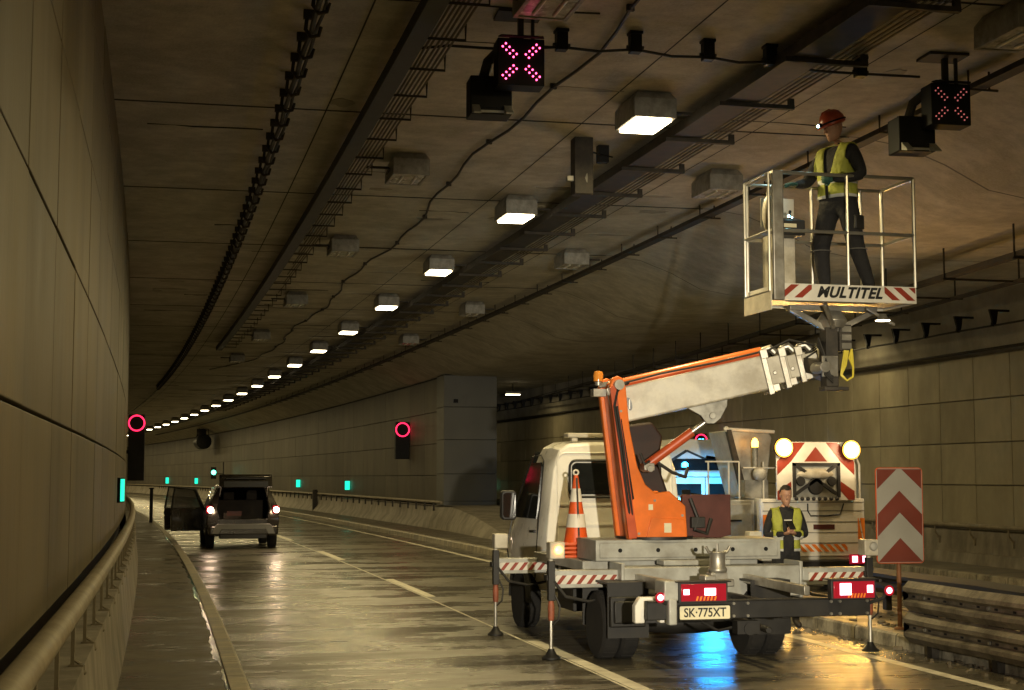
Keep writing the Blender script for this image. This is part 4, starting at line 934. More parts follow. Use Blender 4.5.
# ---------------------------------------------------------------- cones on the deck
def cone(loc, lab, bases=1):
    r = tag(empty('traffic_cone', loc), lab, 'traffic cone')
    o_ = MB(); 
    for k in range(bases):
        z = .045*k
        o_.box(-.185,.185,-.185,.185,z,z+.03); 
        o_.lathe([(.135,z+.03),(.12,z+.048)], (0,0,0), 'z', 20)
    z = .045*(bases-1)+.03
    obj('base', o_, M['cone_or'], r, bevel=.008)
    H_ = .74
    def rad(t): return .135*(1-t)+.024*t
    bands = [(0,.22,'cone_or'),(.22,.42,'cone_wh'),(.42,.60,'cone_or'),(.60,.80,'cone_wh'),(.80,1.0,'cone_or')]
    for a, b, mm in bands:
        obj('orange_band' if mm == 'cone_or' else 'white_band', MB().lathe([(rad(a)+.004*(mm == 'cone_wh'),z+H_*a),(rad(b)+.004*(mm == 'cone_wh'),z+H_*b)], (0,0,0), 'z', 24), M[mm], r)
    obj('tip_ring', MB().tube([(.028*math.cos(2*math.pi*k/14),0,z+H_+.03+.028*math.sin(2*math.pi*k/14)) for k in range(14)], .011, 6, closed=True), M['cone_wh'], r)
    obj('strap', MB().bar((.0,-.128,z+.02),(.0,-.035,z+H_*.96),.022,.006,(0,1,0)), M['tray'], r)
    return r
cone((4.26,16.30,.965), 'striped traffic cone stacked on others behind the cab, tip ring showing', 4)

# ---------------------------------------------------------------- chevron sign and guardrails
sg = tag(empty('chevron_sign', (7.90,15.75,.146), -.02), 'tall red and white chevron board on a rusty post beside guardrails', 'sign')
obj('post', MB().tube([(-.03,0,0),(-.03,0,1.78)], .026, 10).lathe([(.07,0),(.06,.02),(.03,.03)], (-.03,0,0), 'z', 14), M['post'], sg)
sw_, s0, s1 = .275, .745, 1.80
obj('board', MB().prism(rounded(-.30,.25,s0,s1,.035), -.045, -.03), M['shaded_white'], sg)
obj('board_edge', MB().tube([(p[0],-.037,p[1]) for p in rounded(-.303,.253,s0-.003,s1+.003,.037)], .009, 5, closed=True), M['redor'], sg)
mb = MB(); xc, hw = -.025, .268
def chev(z_out, z_in, th_out): # red chevron pointing up
    mb.prism([(xc-hw,z_out),(xc,z_in),(xc+hw,z_out),(xc+hw,z_out-th_out),(xc,z_in-th_out),(xc-hw,z_out-th_out)], -.049, -.045, 'xz')
mb.prism([(xc-hw,s0+.006),(xc,s0+.275),(xc+hw,s0+.006)], -.049, -.045, 'xz')
chev(s0+.54, s0+.805, .245)
mb.prism([(xc-hw,s1-.008),(xc-.03,s1-.008),(xc-hw,s1-.23)], -.049, -.045, 'xz'); mb.prism([(xc+hw,s1-.008),(xc+.03,s1-.008),(xc+hw,s1-.23)], -.049, -.045, 'xz')
obj('red_chevrons', mb, M['shaded_red'], sg, smooth=False)

WB = [(0,.31),(.02,.315),(.055,.275),(.085,.25),(.085,.21),(.02,.175),(.02,.14),(.085,.105),(.085,.065),(.055,.04),(.02,0),(0,.005)]
def guard(name, lab, X0, Y0, Y1, tiers, m, post_every=1.3, z0=.2, flare=True, cant=0):
    r = tag(empty(name, (cx(X0,Y1),Y1,0)), lab, 'guardrail', 'guardrails beside the chevron sign')
    ox, oy = cx(X0,Y1), Y1
    for t in range(tiers):
        zb = z0 + t*.325
        mb = MB(); prof = [(-d_, z) for d_, z in WB]+[(-d_+.004, z) for d_, z in reversed(WB[1:-1])]
        n = 14; secs = []
        for i in range(n+1):
            y = Y0 + (Y1-Y0)*i/n
            sag = .004*math.sin(y*2.1+t) + .002*math.sin(y*5.3+2*t)
            q = 1.0
            secs.append([(cx(X0,y)+p[0]*q-ox+cant*(p[1])+sag*.5, y-oy, zb+p[1]+sag) for p in prof])
        mb.loft(secs); bm0 = obj('beam', mb, m, r, ang=25)
        sl = MB(); y = Y1-.12
        while y > Y0:
            sl.cbox((cx(X0,y)-.0215-ox, y-oy, zb+.1575), (.004,.055,.022)); y -= .32
        obj('slot', sl, M['black'], bm0)
    y = Y1-.35
    while y > Y0:
        o = obj('post', MB().box(cx(X0,y)+.02-ox,cx(X0,y)+.10-ox,y-.05-oy,y+.05-oy,.0,z0+tiers*.325-.05).box(cx(X0,y)-.02-ox,cx(X0,y)+.03-ox,y-.03-oy,y+.03-oy,z0+.1,z0+tiers*.325-.1), M['tray'], r)
        mb = MB()
        for t in range(tiers): mb.lathe([(.02,-.02),(.02,0)], (cx(X0,y)-.022-ox,y-oy,z0+t*.325+.157), 'x', 8)
        obj('bolt', mb, M['alu'], o)
        y -= post_every
    return r
guard('guardrail', 'grimy double guardrail with four ridges at the lower right corner', 7.60, 5.0, 14.75, 2, M['guard'], 1.25, .12)
guard('guardrail', 'low black guardrail lying behind the grimy double one', 9.0, 6.0, 18.5, 1, M['cable'], 1.6, .36)
# rubble and grit
mb = MB()
for k in range(260):
    Y = random.uniform(10.5,20) ; X0 = random.choice([random.uniform(7.35,7.68), random.uniform(7.9,9.1)])
    s_ = random.uniform(.01,.045)
    mb.cbox((cx(X0,Y),Y,(.0 if X0 < 7.7 else .142)+s_*.3), (s_*random.uniform(.6,2.2),s_*random.uniform(.6,2),s_*.7), Matrix.Rotation(random.uniform(0,3),3,'Z') @ Matrix.Rotation(random.uniform(-.4,.4),3,'X'))
tag(obj('debris', mb, M['debris'], smooth=False), 'scattered grit and broken bits along the island kerb', 'debris', kind='stuff')

# ================================================================ second truck with flashing arrow board
T2 = tag(empty('warning_truck', (9.85,23,0), -.0), 'white service truck seen from behind with two bright round flashers', 'truck')
# local x from -1.25 to 1.1
bd = obj('body', MB().box(-.74,1.07,.03,4.6,.50,1.50).box(-.72,1.05,0,.03,.56,1.46), M['white'], T2, bevel=.015)
mb = MB()
for z_ in (.78,.95,1.12,1.30,1.44): mb.box(-.72,1.05,-.006,0,z_-.008,z_+.008)
obj('panel_grooves', mb, M['fixture'], bd)
obj('striped_band', stripes(-.16,.74,.64,.76,-.006,7,.55,-1.0), M['ored'], bd)
obj('side_stripes', MB().add(*(lambda m: (m.v,m.f))(stripes(-.72,-.60,.66,1.24,-.006,1,.8,.18))).add(*(lambda m: (m.v,m.f))(stripes(.93,1.05,.72,1.18,-.006,1,.8,-.18))), M['ored'], bd)
obj('red_badge', MB().box(.15,.52,-.009,-.006,1.0,1.08), M['maroon'], bd)
obj('door_seam', MB().tube([(.05,-.02,1.42),(.05,-.02,1.30),(.10,-.02,1.22),(.4,-.02,1.22),(.62,-.02,1.25),(.68,-.02,1.42)], .012, 5), M['plastic'], bd)
obj('bumper', MB().box(-.74,1.07,-.12,.0,.36,.50), M['dgrey'], T2, bevel=.015)
for x in (.80,.98):
    o = obj('tail_light', MB().box(x-.09,x+.09,-.15,-.12,.44,.60), M['lens'], T2, bevel=.01)
    obj('lit_bulb', MB().box(x-.045,x+.045,-.156,-.15,.47,.57), M['hot'], o)
for x in (-.55,.88):
    wheel(T2, x, 1.0, .38, .26, 1 if x > 0 else -1)
    wheel(T2, x, 4.9, .38, .26, 1 if x > 0 else -1)
obj('side_cabinet', MB().box(-1.66,-.78,.2,2.4,.62,1.48).box(-1.60,-.84,.17,.2,.70,1.42).box(-1.45,-1.05,-.05,.17,.66,.86), M['grey'], T2, bevel=.02)
obj('cabinet_lettering', MB().box(-1.42,-1.02,.158,.166,1.13,1.16), M['ink'], T2)
M['blue_strobe'] = mat('blue_strobe', (.1,.4,.8), .3, emit=(.02,.36,1), es=6, var=0, rvar=0)
bs = obj('strobe_housing', MB().box(-1.68,-1.36,.15,.20,.68,1.06), M['black'], T2, bevel=.008)
obj('blue_lens', MB().box(-1.66,-1.38,.14,.15,.70,1.04), M['blue_strobe'], bs, bevel=.004)
ld = bpy.data.lights.new('blue_strobe_light', 'AREA'); ld.shape = 'RECTANGLE'; ld.size = .28; ld.size_y = .34; ld.energy = 16; ld.color = (.02,.34,1)
lo = bpy.data.objects.new('blue_strobe_glow', ld); col.objects.link(lo); lo.parent = T2; lo.location = (-1.52,.13,.87); lo.rotation_euler = (R(-90),0,0)
# cab of that truck, taller, ahead
secs = [[(x,y,z) for x,z in ((-1.0,.5),(-1.02,1.3),(-.9,2.2),(-.7,2.58),(.7,2.58),(.9,2.2),(1.02,1.3),(1.0,.5))] for y in (4.7,4.75,5.9)]
secs += [[(x,y,z) for x,z in ((-1.0,.5),(-1.02,1.1),(-.95,1.3),(-.9,1.38),(.9,1.38),(.95,1.3),(1.02,1.1),(1.0,.5))] for y in (6.5,6.9)]
c2 = obj('cab', MB().loft(secs), M['white'], T2, bevel=.02)
obj('rear_window', MB().box(-.7,.7,4.68,4.70,1.65,2.2), M['glass'], c2)
# folded hood / canopy frame
hd = obj('canopy_hood', MB().prism([(-1.10,2.62),(-.35,2.58),(-.30,2.5),(-.42,1.6),(-.80,1.52)], .6, 1.5, 'xz'), M['grey'], T2, bevel=.02)
obj('canopy_lip', MB().tube([(-1.12,.55,2.64),(-.28,.55,2.60)], .03, 8).ball((-1.12,.55,2.64), .05, 8, 6), M['wsheet'], hd)
obj('canopy_edge', MB().prism([(-1.13,2.63),(-1.05,2.63),(-.76,1.5),(-.86,1.5)], .50, .6, 'xz'), M['tray'], hd)
# railing left
mb = MB()
for x in (-1.55,-1.2,-1.02,-.6,-.3): mb.tube([(x,.25,1.48),(x,.25,2.1)], .014, 6)
mb.tube([(-1.6,.25,2.1),(-1.02,.25,2.1)], .014, 6).tube([(-.95,.25,2.0),(-.3,.25,2.0)], .014, 6)
obj('railing', mb, M['wsheet'], T2); mb = MB()
mb.tube([(.98,.2,1.48),(.98,.2,2.05),(.9,.2,2.2),(.75,.2,2.25)], .03, 8).tube([(1.07,.2,1.48),(1.07,.2,2.05),(.98,.2,2.27),(.8,.2,2.33)], .02, 8)
obj('railing', mb, M['wsheet'], T2)
# warning board
bb = obj('warning_board', MB().box(-.52,.84,-.12,-.08,1.47,2.42), M['wsheet'], T2, bevel=.006)
mb = MB(); xc = .16
def pq(p): mb.prism(p, -.124, -.12, 'xz')
pq([(-.51,2.1),(-.51,1.88),(-.27,2.10),(-.02,2.41),(-.22,2.41)]); pq([(.83,2.1),(.83,1.88),(.59,2.10),(.34,2.41),(.54,2.41)])
pq([(-.51,1.62),(-.51,1.48),(-.40,1.48),(-.27,1.62),(-.27,1.78)]); pq([(.83,1.62),(.83,1.48),(.72,1.48),(.59,1.62),(.59,1.78)])
pq([(-.04,2.10),(.16,2.34),(.36,2.10)])
obj('red_stripes', mb, M['red'], bb, smooth=False)
fr = obj('dark_opening', MB().box(-.25,.57,-.126,-.12,1.52,2.08), M['grey'], bb)
mb = MB().bar((-.2,-.15,1.58),(.5,-.15,2.04),.04,.05).bar((.5,-.15,1.58),(-.2,-.15,2.04),.04,.05).box(-.25,.57,-.16,-.13,2.03,2.08).box(-.25,-.2,-.16,-.13,1.52,2.08).box(.52,.57,-.16,-.13,1.52,2.08).lathe([(.12,-.03),(.14,.0)], (.14,-.14,1.70), 'y', 18).lathe([(.07,-.03),(.08,.0)], (.42,-.15,1.78), 'y', 14).lathe([(.07,-.03),(.08,.0)], (-.12,-.15,1.78), 'y', 14)
for k in range(8): mb.ball((-.2+.1*k,-.16,1.50), .035, 8, 6)
obj('linkage', mb, M['dgrey'], bb)
obj('pale_bag', MB().ball((.15,-.13,1.9), .2, 12, 8, (1.6,.3,.45)), M['cream'], bb)
for x, z_ in ((-.43,2.32),(.74,2.29)):
    f_ = obj('flasher', MB().lathe([(.15,0),(.155,.06),(.12,.1)], (x,-.22,z_), 'y', 24), M['black'], T2)
    obj('lit_lens', MB().lathe([(.001,-.03),(.08,-.024),(.128,-.005),(.135,.0)], (x,-.22,z_), 'y', 24), M['flash'], f_)
    ld = bpy.data.lights.new('flasher_light', 'POINT'); ld.shadow_soft_size = .12; ld.energy = 12; ld.color = (1,.75,.42)
    lo = bpy.data.objects.new('flasher_glow', ld); col.objects.link(lo); lo.parent = T2; lo.location = (x,-.52,z_)
    l2 = bpy.data.lights.new('flasher_beam', 'AREA'); l2.shape = 'DISK'; l2.size = .24; l2.energy = 20; l2.color = (1,.50,.07)
    lo = bpy.data.objects.new('flasher_beam', l2); col.objects.link(lo); lo.parent = T2; lo.location = (x,-.27,z_); lo.rotation_euler = (R(-84),0,0)
    obj('amber_halo', MB().tube([(x+.142*math.cos(2*math.pi*k/24),-.225,z_+.142*math.sin(2*math.pi*k/24)) for k in range(24)], .014, 6, closed=True), M['amber_halo'], f_)  # glowing ring added as the flasher's amber halo
o = obj('rotating_beacon', MB().lathe([(.05,2.0),(.05,2.34)], (-.72,.3,0), 'z', 12).box(-.9,-.5,.3,.5,1.5,1.8).ball((-.72,.1,1.9), .12, 12, 8, (1,.5,1)), M['fixture'], T2)
obj('lit_dome', MB().lathe([(.055,2.34),(.06,2.42),(.03,2.48),(.005,2.49)], (-.72,.3,0), 'z', 14), M['amber'], o)

# blue-lit van ahead of it
V3 = tag(empty('service_van', (9.75,27.5,0), .0), 'white van lit blue by its beacon, between orange turret and warning truck', 'van')
secs = [[(x*q,y,z if z < 1.9 else z*zq) for x,z in ((-.9,.35),(-.97,.9),(-.92,1.6),(-.8,1.98),(.8,1.98),(.92,1.6),(.97,.9),(.9,.35))] for y,q,zq in ((0,.97,.98),(.08,1,1),(3.2,1,1),(4.0,.96,.96))]
vb = obj('body', MB().loft(secs), M['white'], V3, bevel=.03)
obj('rear_door_seam', MB().box(-.006,.006,-.012,.0,.5,1.85).tube([(p[0],-.002,p[1]) for p in rounded(-.78,.78,.5,1.85,.08)], .008, 4, closed=True), M['plastic'], vb)
obj('bumper', MB().box(-.92,.92,-.12,0,.35,.55), M['plastic'], V3, bevel=.02)
for x in (-.8,.8):
    o = obj('tail_light', MB().box(x-.07,x+.07,-.03,.02,.8,1.2), M['lens'], V3, bevel=.01)
    wheel(V3, x, .8, .33, .2, 1 if x > 0 else -1); wheel(V3, x, 3.3, .33, .2, 1 if x > 0 else -1)
obj('roof_load', MB().prism([(-.7,2.0),(-.3,2.02),(-.2,2.12),(-.45,2.2)], .4, 1.0, 'xz').prism([(.0,2.0),(.6,2.0),(.5,2.22),(.1,2.28)], .2, .9, 'xz').bar((-.8,.2,2.05),(-.3,.2,2.36),.05,.05).bar((-.3,.2,2.36),(.3,.2,2.1),.04,.04).bar((.3,.3,2.0),(-.1,.3,2.4),.04,.04), M['tray'], V3, bevel=.01)
M['blue_panel'] = mat('blue_signal_panel', (.1,.4,.8), .3, emit=(.02,.34,1), es=4.5, var=0, rvar=0)
obj('blue_signal_panel', MB().box(-.40,.30,-.03,-.016,.92,1.18), M['blue_panel'], V3, bevel=.004)
ld = bpy.data.lights.new('blue_panel_light', 'AREA'); ld.shape = 'RECTANGLE'; ld.size = .7; ld.size_y = .26; ld.energy = 34; ld.color = (.02,.34,1)
lo = bpy.data.objects.new('blue_panel_glow', ld); col.objects.link(lo); lo.parent = V3; lo.location = (-.05,-.05,1.05); lo.rotation_euler = (R(-75),0,0)
obj('rear_window', MB().box(-.68,-.08,-.016,-.008,1.25,1.72).box(.08,.68,-.016,-.008,1.25,1.72), M['glass'], vb, bevel=.004)
o = obj('beacon', MB().lathe([(.07,2.0),(.07,2.04)], (-.35,-.0+.15,0), 'z', 14), M['black'], V3)
obj('blue_dome', MB().lathe([(.06,2.04),(.06,2.11),(.02,2.14)], (-.35,.15,0), 'z', 14), M['blue_led'], o)
# blue work light on the arm of the warning truck, shining on the van's back doors
bl = obj('blue_work_light', MB().box(-1.72,-1.60,1.0,1.1,1.55,1.64).tube([(-1.6,1.05,1.58),(-1.3,.9,1.52)], .015, 6), M['black'], T2)
obj('blue_lens', MB().box(-1.71,-1.61,1.1,1.108,1.56,1.63), M['blue_led'], bl)
ld = bpy.data.lights.new('blue_light', 'AREA'); ld.size = .12; ld.spread = R(48); ld.energy = 45; ld.color = (.03,.42,1)
lo = bpy.data.objects.new('blue_glow', ld); col.objects.link(lo); lo.parent = T2; lo.location = (-1.66,1.13,1.59); lo.rotation_euler = (R(78),0,R(-22))
mbf = obj('parked_equipment', MB().box(-.12,.12,-.12,.12,0,1.15), M['maroon'])
bpy.data.objects.remove(mbf)

# ================================================================ the SUV down the tunnel
SV = tag(empty('parked_car', (1.46,39.3,0), .04), 'bronze suv standing in the left lane with tailgate and doors open', 'car')
def sec(y, w, zb, zs, zr, wr_):
    h = [(w*.90,zb),(w,zb+.22),(w*1.0,zs-.1),(w*.95,zs),(wr_+.06,(zs+zr)/2+.06),(wr_,zr-.07),(wr_-.13,zr)]
    return [(x,y,z) for x,z in h]+[(-x,y,z) for x,z in reversed(h)]
# lower body as ring sections, open at the rear (hatch aperture)
body = MB().loft([sec(.35,.86,.38,1.05,1.60,.60), sec(.9,.91,.30,1.06,1.66,.62), sec(2.0,.91,.26,1.04,1.68,.63), sec(2.7,.91,.26,1.02,1.62,.60), sec(3.25,.90,.28,1.0,1.10,.62), sec(3.9,.88,.30,.95,1.0,.60), sec(4.25,.80,.34,.80,.86,.5)], cap=False)
n_ = 14; body.add([v for v in body.v[-n_:]], [tuple(range(n_))])
# rear shoulders around the aperture
for s in (-1,1):
    body.loft([[(s*x,y,z) for x,z,y in q] for q in (
        [(.60,.38,.02),(.88,.38,.04),(.88,.38,.36),(.60,.38,.36)],
        [(.60,.70,-.02),(.91,.70,.0),(.91,.70,.36),(.60,.70,.36)],
        [(.66,1.05,.0),(.90,1.05,.05),(.90,1.05,.36),(.66,1.05,.36)],
        [(.60,1.35,.10),(.76,1.35,.14),(.76,1.35,.36),(.60,1.35,.36)],
        [(.52,1.60,.18),(.62,1.60,.22),(.62,1.60,.36),(.52,1.60,.36)])])
body.box(-.62,.62,.16,.37,1.57,1.64).box(-.62,.62,0,.1,.55,.78)
obj('body', body, M['brown_car'], SV, bevel=.015, ang=40)
obj('boot_floor', MB().box(-.60,.60,.05,1.2,.70,.74), M['interior'], SV, bevel=.02)
obj('rear_seat', MB().box(-.60,.60,1.2,1.3,.74,1.25).box(-.44,-.16,1.2,1.32,1.25,1.45).box(.16,.44,1.2,1.32,1.25,1.45), M['interior'], SV, bevel=.02)
obj('front_seat', MB().box(.25,.5,2.0,2.15,.9,1.5), M['interior'], SV, bevel=.03)
obj('luggage', MB().box(-.5,-.06,.15,.5,.74,.93), M['interior'], SV, bevel=.02)
obj('bumper', MB().box(-.88,.88,-.14,.04,.36,.60), M['brown_car'], SV, bevel=.05)
obj('skid_plate', MB().prism([(-.72,.60),(.72,.60),(.66,.66),(-.66,.66)], -.16, -.10).prism([(-.72,.60),(-.52,.60),(-.62,.40),(-.80,.40)], -.16, -.1).prism([(.72,.60),(.52,.60),(.62,.40),(.80,.40)], -.16, -.1).box(-.7,.7,-.155,-.10,.52,.62), M['silver'], SV, bevel=.012)
obj('under_tray', MB().box(-.6,.6,-.13,.3,.28,.45), M['plastic'], SV, bevel=.02)
obj('plate_light', MB().box(-.42,-.05,-.02,.0,.86,.98), M['maroon'], SV)
for s in (-1,1):
    o = obj('tail_light', MB().box(s*.84-.10,s*.84+.06,-.05,.05,.92,1.12), M['lens'], SV, bevel=.02)
    obj('lit_bulb', MB().ball((s*.83,-.055,1.01), .075, 10, 8, (1,.4,1)), M['hot_white'], o)
    ld = bpy.data.lights.new('tail_glow', 'POINT'); ld.energy = 3; ld.color = (1,.7,.45); ld.shadow_soft_size = .06
    lo = bpy.data.objects.new('tail_glow', ld); col.objects.link(lo); lo.parent = SV; lo.location = (s*.83,-.2,1.01)
    wheel(SV, s*.80, .75, .34, .21, s); wheel(SV, s*.80, 3.4, .34, .21, s)
    obj('side_window', MB().hexa([(s*.875,.5,1.08),(s*.88,2.6,1.06),(s*.84,2.6,1.08),(s*.84,.5,1.09),(s*.665,.6,1.56),(s*.67,2.5,1.56),(s*.63,2.5,1.56),(s*.63,.6,1.56)]), M['glass'], SV)
tg = obj('tailgate', MB().prism([(.30,1.66),(-.55,1.92),(-.62,1.86),(-.60,1.78),(-.10,1.62),(.10,1.58)], -.62, .62, 'yz').prism([(-.55,1.92),(-.66,1.72),(-.70,1.60),(-.66,1.60),(-.50,1.82)], -.66, .66, 'yz'), M['brown_car'], SV, bevel=.015)
obj('tailgate_trim', MB().box(-.55,.55,-.70,-.68,1.60,1.74).box(-.5,.5,-.66,-.60,1.80,1.82), M['plastic'], tg)
obj('rear_glass', MB().prism([(.2,1.67),(-.45,1.875),(-.46,1.86),(.2,1.645)], -.5, .5, 'yz'), M['glass'], tg)
obj('gas_strut', MB().tube([(-.6,.15,1.35),(-.58,-.35,1.76)], .012, 6).tube([(.6,.15,1.35),(.58,-.35,1.76)], .012, 6), M['alu'], tg)
def door(hx, hy, ang, ln, lab):
    d = obj('open_door', MB().prism([(0,.42),(ln,.42),(ln+.02,.9),(ln,1.02),(0,1.02)], -.05, .05, 'xz'), M['brown_car'], SV, bevel=.02)
    d.location = (hx,hy,0); d.rotation_euler = (0,0,ang); d['label'] = lab
    obj('window_frame', MB().tube([(0,0,1.0),(.22,0,1.52),(.9*ln,0,1.58),(ln,0,1.0)], .03, 8), M['plastic'], d)
    obj('window', MB().prism([(.03,1.02),(.22,1.5),(.9*ln,1.55),(ln-.02,1.02)], -.006, .006, 'xz'), M['tint'], d)
    obj('door_trim', MB().prism([(.08,.5),(ln-.08,.5),(ln-.06,.98),(.06,.98)], -.075, -.05, 'xz').box(.15,ln-.2,-.12,-.07,.72,.78), M['interior'], d, bevel=.01)
    obj('handle', MB().box(.2,.34,-.10,-.075,.84,.87), M['silver'], d)
    return d
door(-.90, 1.95, math.pi+.12, .86, 'rear door swung wide open')
door(-.90, 2.95, math.pi+.10, 1.0, 'front door swung wide open')
obj('mirror', MB().box(.93,1.10,2.75,2.85,1.02,1.16), M['plastic'], SV, bevel=.03)

# ================================================================ people
def skin_body(name, V, Edg, parts_mat, parent, extra=None):
    """V: name -> (pos, radius); Edg: pairs; grown with a skin modifier, then frozen."""
    keys = list(V); me = bpy.data.meshes.new(name)
    me.from_pydata([V[k][0] for k in keys], [(keys.index(a), keys.index(b)) for a, b in Edg], [])
    o = bpy.data.objects.new(name, me); col.objects.link(o)
    o.modifiers.new('s', 'SKIN'); sb = o.modifiers.new('u', 'SUBSURF'); sb.levels = 2; sb.render_levels = 2
    for k, sv in zip(keys, me.skin_vertices[0].data):
        r_ = V[k][1]; sv.radius = r_ if isinstance(r_, tuple) else (r_, r_)
        sv.use_root = (k == 'pelvis')
    dg = bpy.context.evaluated_depsgraph_get(); dg.update()
    m2 = bpy.data.meshes.new_from_object(o.evaluated_get(dg)); bpy.data.objects.remove(o)
    return m2
def hand_mb(mb, wrist, dirv, palm_n, curl=.5, s=1.0, side=1):
    wv = Vector(wrist); d = Vector(dirv).normalized(); n = Vector(palm_n); n = (n - d*n.dot(d)).normalized(); t = d.cross(n)*side
    pts = [wv, wv+d*.03*s, wv+d*.085*s]
    mb.loft([[wv+d*a + t*(u*wd) + n*(v_*th) for u, v_ in ((-1,-.6),(0,-1),(1,-.6),(1,.6),(0,1),(-1,.6))] for a, wd, th in ((-.01,.026,.02),(.03,.036,.017),(.07,.042,.014),(.09,.040,.012))])
    for i, (off, L_) in enumerate(((-.031,.062),(-.011,.074),(.010,.078),(.031,.068))):
        p = wv + d*.085 + t*off; dd = d.copy(); q = [p - d*.02, p]; seg = L_/3
        for k in range(3):
            dd = (Matrix.Rotation(curl*.75, 3, t*-side) @ dd) if False else (dd*math.cos(curl*.6) + n*math.sin(curl*.6)).normalized()
            p = p + dd*seg; q.append(p)
        mb.tube(q, [.0095,.0095,.009,.008,.006], 6)
    p = wv + d*.03 + t*.034
    mb.tube([p, p+t*.022+d*.02+n*.012, p+t*.026+d*.045+n*.024, p+t*.018+d*.062+n*.03], [.013,.012,.010,.007], 6)

def person(loc, rz, lab, V, Edg, hands, jacket, trousers, skin_mats, vest_front, glove=None, extra_head=None, hair=True, head=((0,.03,1.66),0,0)):
    root = tag(empty('person', loc, rz), lab, 'person')
    me = skin_body('body', V, Edg, None, root)
    hm = MB()
    for hnd in hands: hand_mb(hm, *hnd)
    hc, yaw, pit = head; Mh = Matrix.Translation(hc) @ Matrix.Rotation(yaw, 4, 'Z') @ Matrix.Rotation(pit, 4, 'X')
    hd_ = MB(); secs = []
    # head lofted from chin to crown: (z, half width, front y, back y)
    for z, wx, yf, yb in ((-.125,.018,.085,.045),(-.118,.034,.094,.01),(-.095,.052,.098,-.03),(-.06,.062,.097,-.06),(-.03,.068,.093,-.078),(0,.073,.088,-.09),(.03,.075,.088,-.097),(.06,.073,.083,-.097),(.09,.064,.066,-.085),(.112,.044,.04,-.055),(.122,.018,.012,-.02)):
        ring = []
        for k in range(16):
            a = 2*math.pi*k/16; c0, s0_ = math.cos(a), math.sin(a)
            yy = (yf if s0_ > 0 else -yb)*s0_ if True else 0
            xx = wx*(abs(c0)**.9)*(1 if c0 > 0 else -1)
            ring.append((xx, yy*(1 if s0_ > 0 else 1), z))
        secs.append(ring)
    hd_.loft(secs)
    hd_.loft([[(x*sx_, y, z) for x, y, z in ((-.010,.085,.02),(.010,.085,.02),(.016,.085,-.03),(-.016,.085,-.03))] if i == 0 else [(x*sx_, y, z) for x, y, z in ((-.005,.098,.012),(.005,.098,.012),(.010,.118,-.026),(-.010,.118,-.026))] for i, sx_ in ((0,1),(1,1))])
    for s in (-1,1):
        hd_.ball((s*.075,-.005,-.01), .02, 8, 6, (.4,.8,1.5))
    hd_.tube([(-.022,.096,-.062),(0,.1,-.060),(.022,.096,-.062)], .005, 5)
    for s in (-1,1): hd_.tube([(s*.014,.09,.028),(s*.032,.09,.032),(s*.05,.078,.026)], .006, 5)
    hd_.xform(Mh)
    bm = bmesh.new(); bm.from_mesh(me)
    n0 = len(bm.faces)
    def addmb(q, mi):
        vs = [bm.verts.new(p) for p in q.v]
        for f in q.f:
            try: ff = bm.faces.new([vs[i] for i in f]); ff.material_index = mi; ff.smooth = True
            except ValueError: pass
    bm.faces.ensure_lookup_table()
    for f in bm.faces:
        c = f.calc_center_median(); f.smooth = True
        f.material_index = 1 if c.z < .93 and abs(c.x) < .30 else 0
        if c.z < .12: f.material_index = 3
        if c.z > 1.535: f.material_index = 2
    addmb(hm, 4 if glove else 2); addmb(hd_, 2)
    bmesh.ops.recalc_face_normals(bm, faces=bm.faces)
    bm.to_mesh(me); 
    for m_ in (jacket, trousers, M['skin'], M['boot'], glove or M['skin']): me.materials.append(m_)
    o = bpy.data.objects.new('body', me); col.objects.link(o); o.parent = root
    # vest from the torso surface, pushed outwards
    vb_ = bmesh.new(); vm = {}
    bm.faces.ensure_lookup_table()
    bmesh.ops.delete(bm, geom=list(bm.faces)[n0:], context='FACES')
    for co, no in (((0,0,.98),(0,0,1)),((0,0,1.525),(0,0,1)),((.19,0,1.2),(1,0,0)),((-.19,0,1.2),(1,0,0)),((0,.165,1.2),(0,1,0)),
                   ((.02,0,1.12),(1,0,-.2)),((-.02,0,1.12),(1,0,.2)),((0,0,1.12),(0,0,1)),((.02,0,1.1),(1,0,0)),((-.02,0,1.1),(1,0,0)),((0,.03,1.2),(0,1,0)),((.07,0,1.2),(1,0,0)),((-.07,0,1.2),(1,0,0))):
        bmesh.ops.bisect_plane(bm, geom=list(bm.verts)+list(bm.edges)+list(bm.faces), plane_co=co, plane_no=no)
    bm.normal_update(); bm.verts.index_update()
    for f in list(bm.faces):
        c = f.calc_center_median()
        if not vest_front(c): continue
        vs = []
        for v in f.verts:
            if v.index not in vm: vm[v.index] = vb_.verts.new(v.co + v.normal*.02)
            vs.append(vm[v.index])
        try: ff = vb_.faces.new(vs); ff.smooth = True
        except ValueError: pass
    vme = bpy.data.meshes.new('vest'); vb_.to_mesh(vme); vb_.free(); bm.free()
    vme.materials.append(M['vest']); vo = bpy.data.objects.new('vest', vme); col.objects.link(vo); vo.parent = root
    so = vo.modifiers.new('t', 'SOLIDIFY'); so.thickness = .008
    if hair:
        ha = MB(); secs = []
        for z, wx, yf, yb in ((-.02,.074,-.01,-.09),(.02,.079,.02,-.102),(.05,.080,.06,-.104),(.085,.072,.072,-.094),(.115,.05,.045,-.062),(.13,.02,.015,-.02)):
            secs.append([(wx*math.cos(2*math.pi*k/16), ((yf+yb)/2 + (yf-yb)/2*math.sin(2*math.pi*k/16)), z) for k in range(16)])
        ha.loft(secs).xform(Mh); obj('hair', ha, M['hair'], root)
    return root, Mh

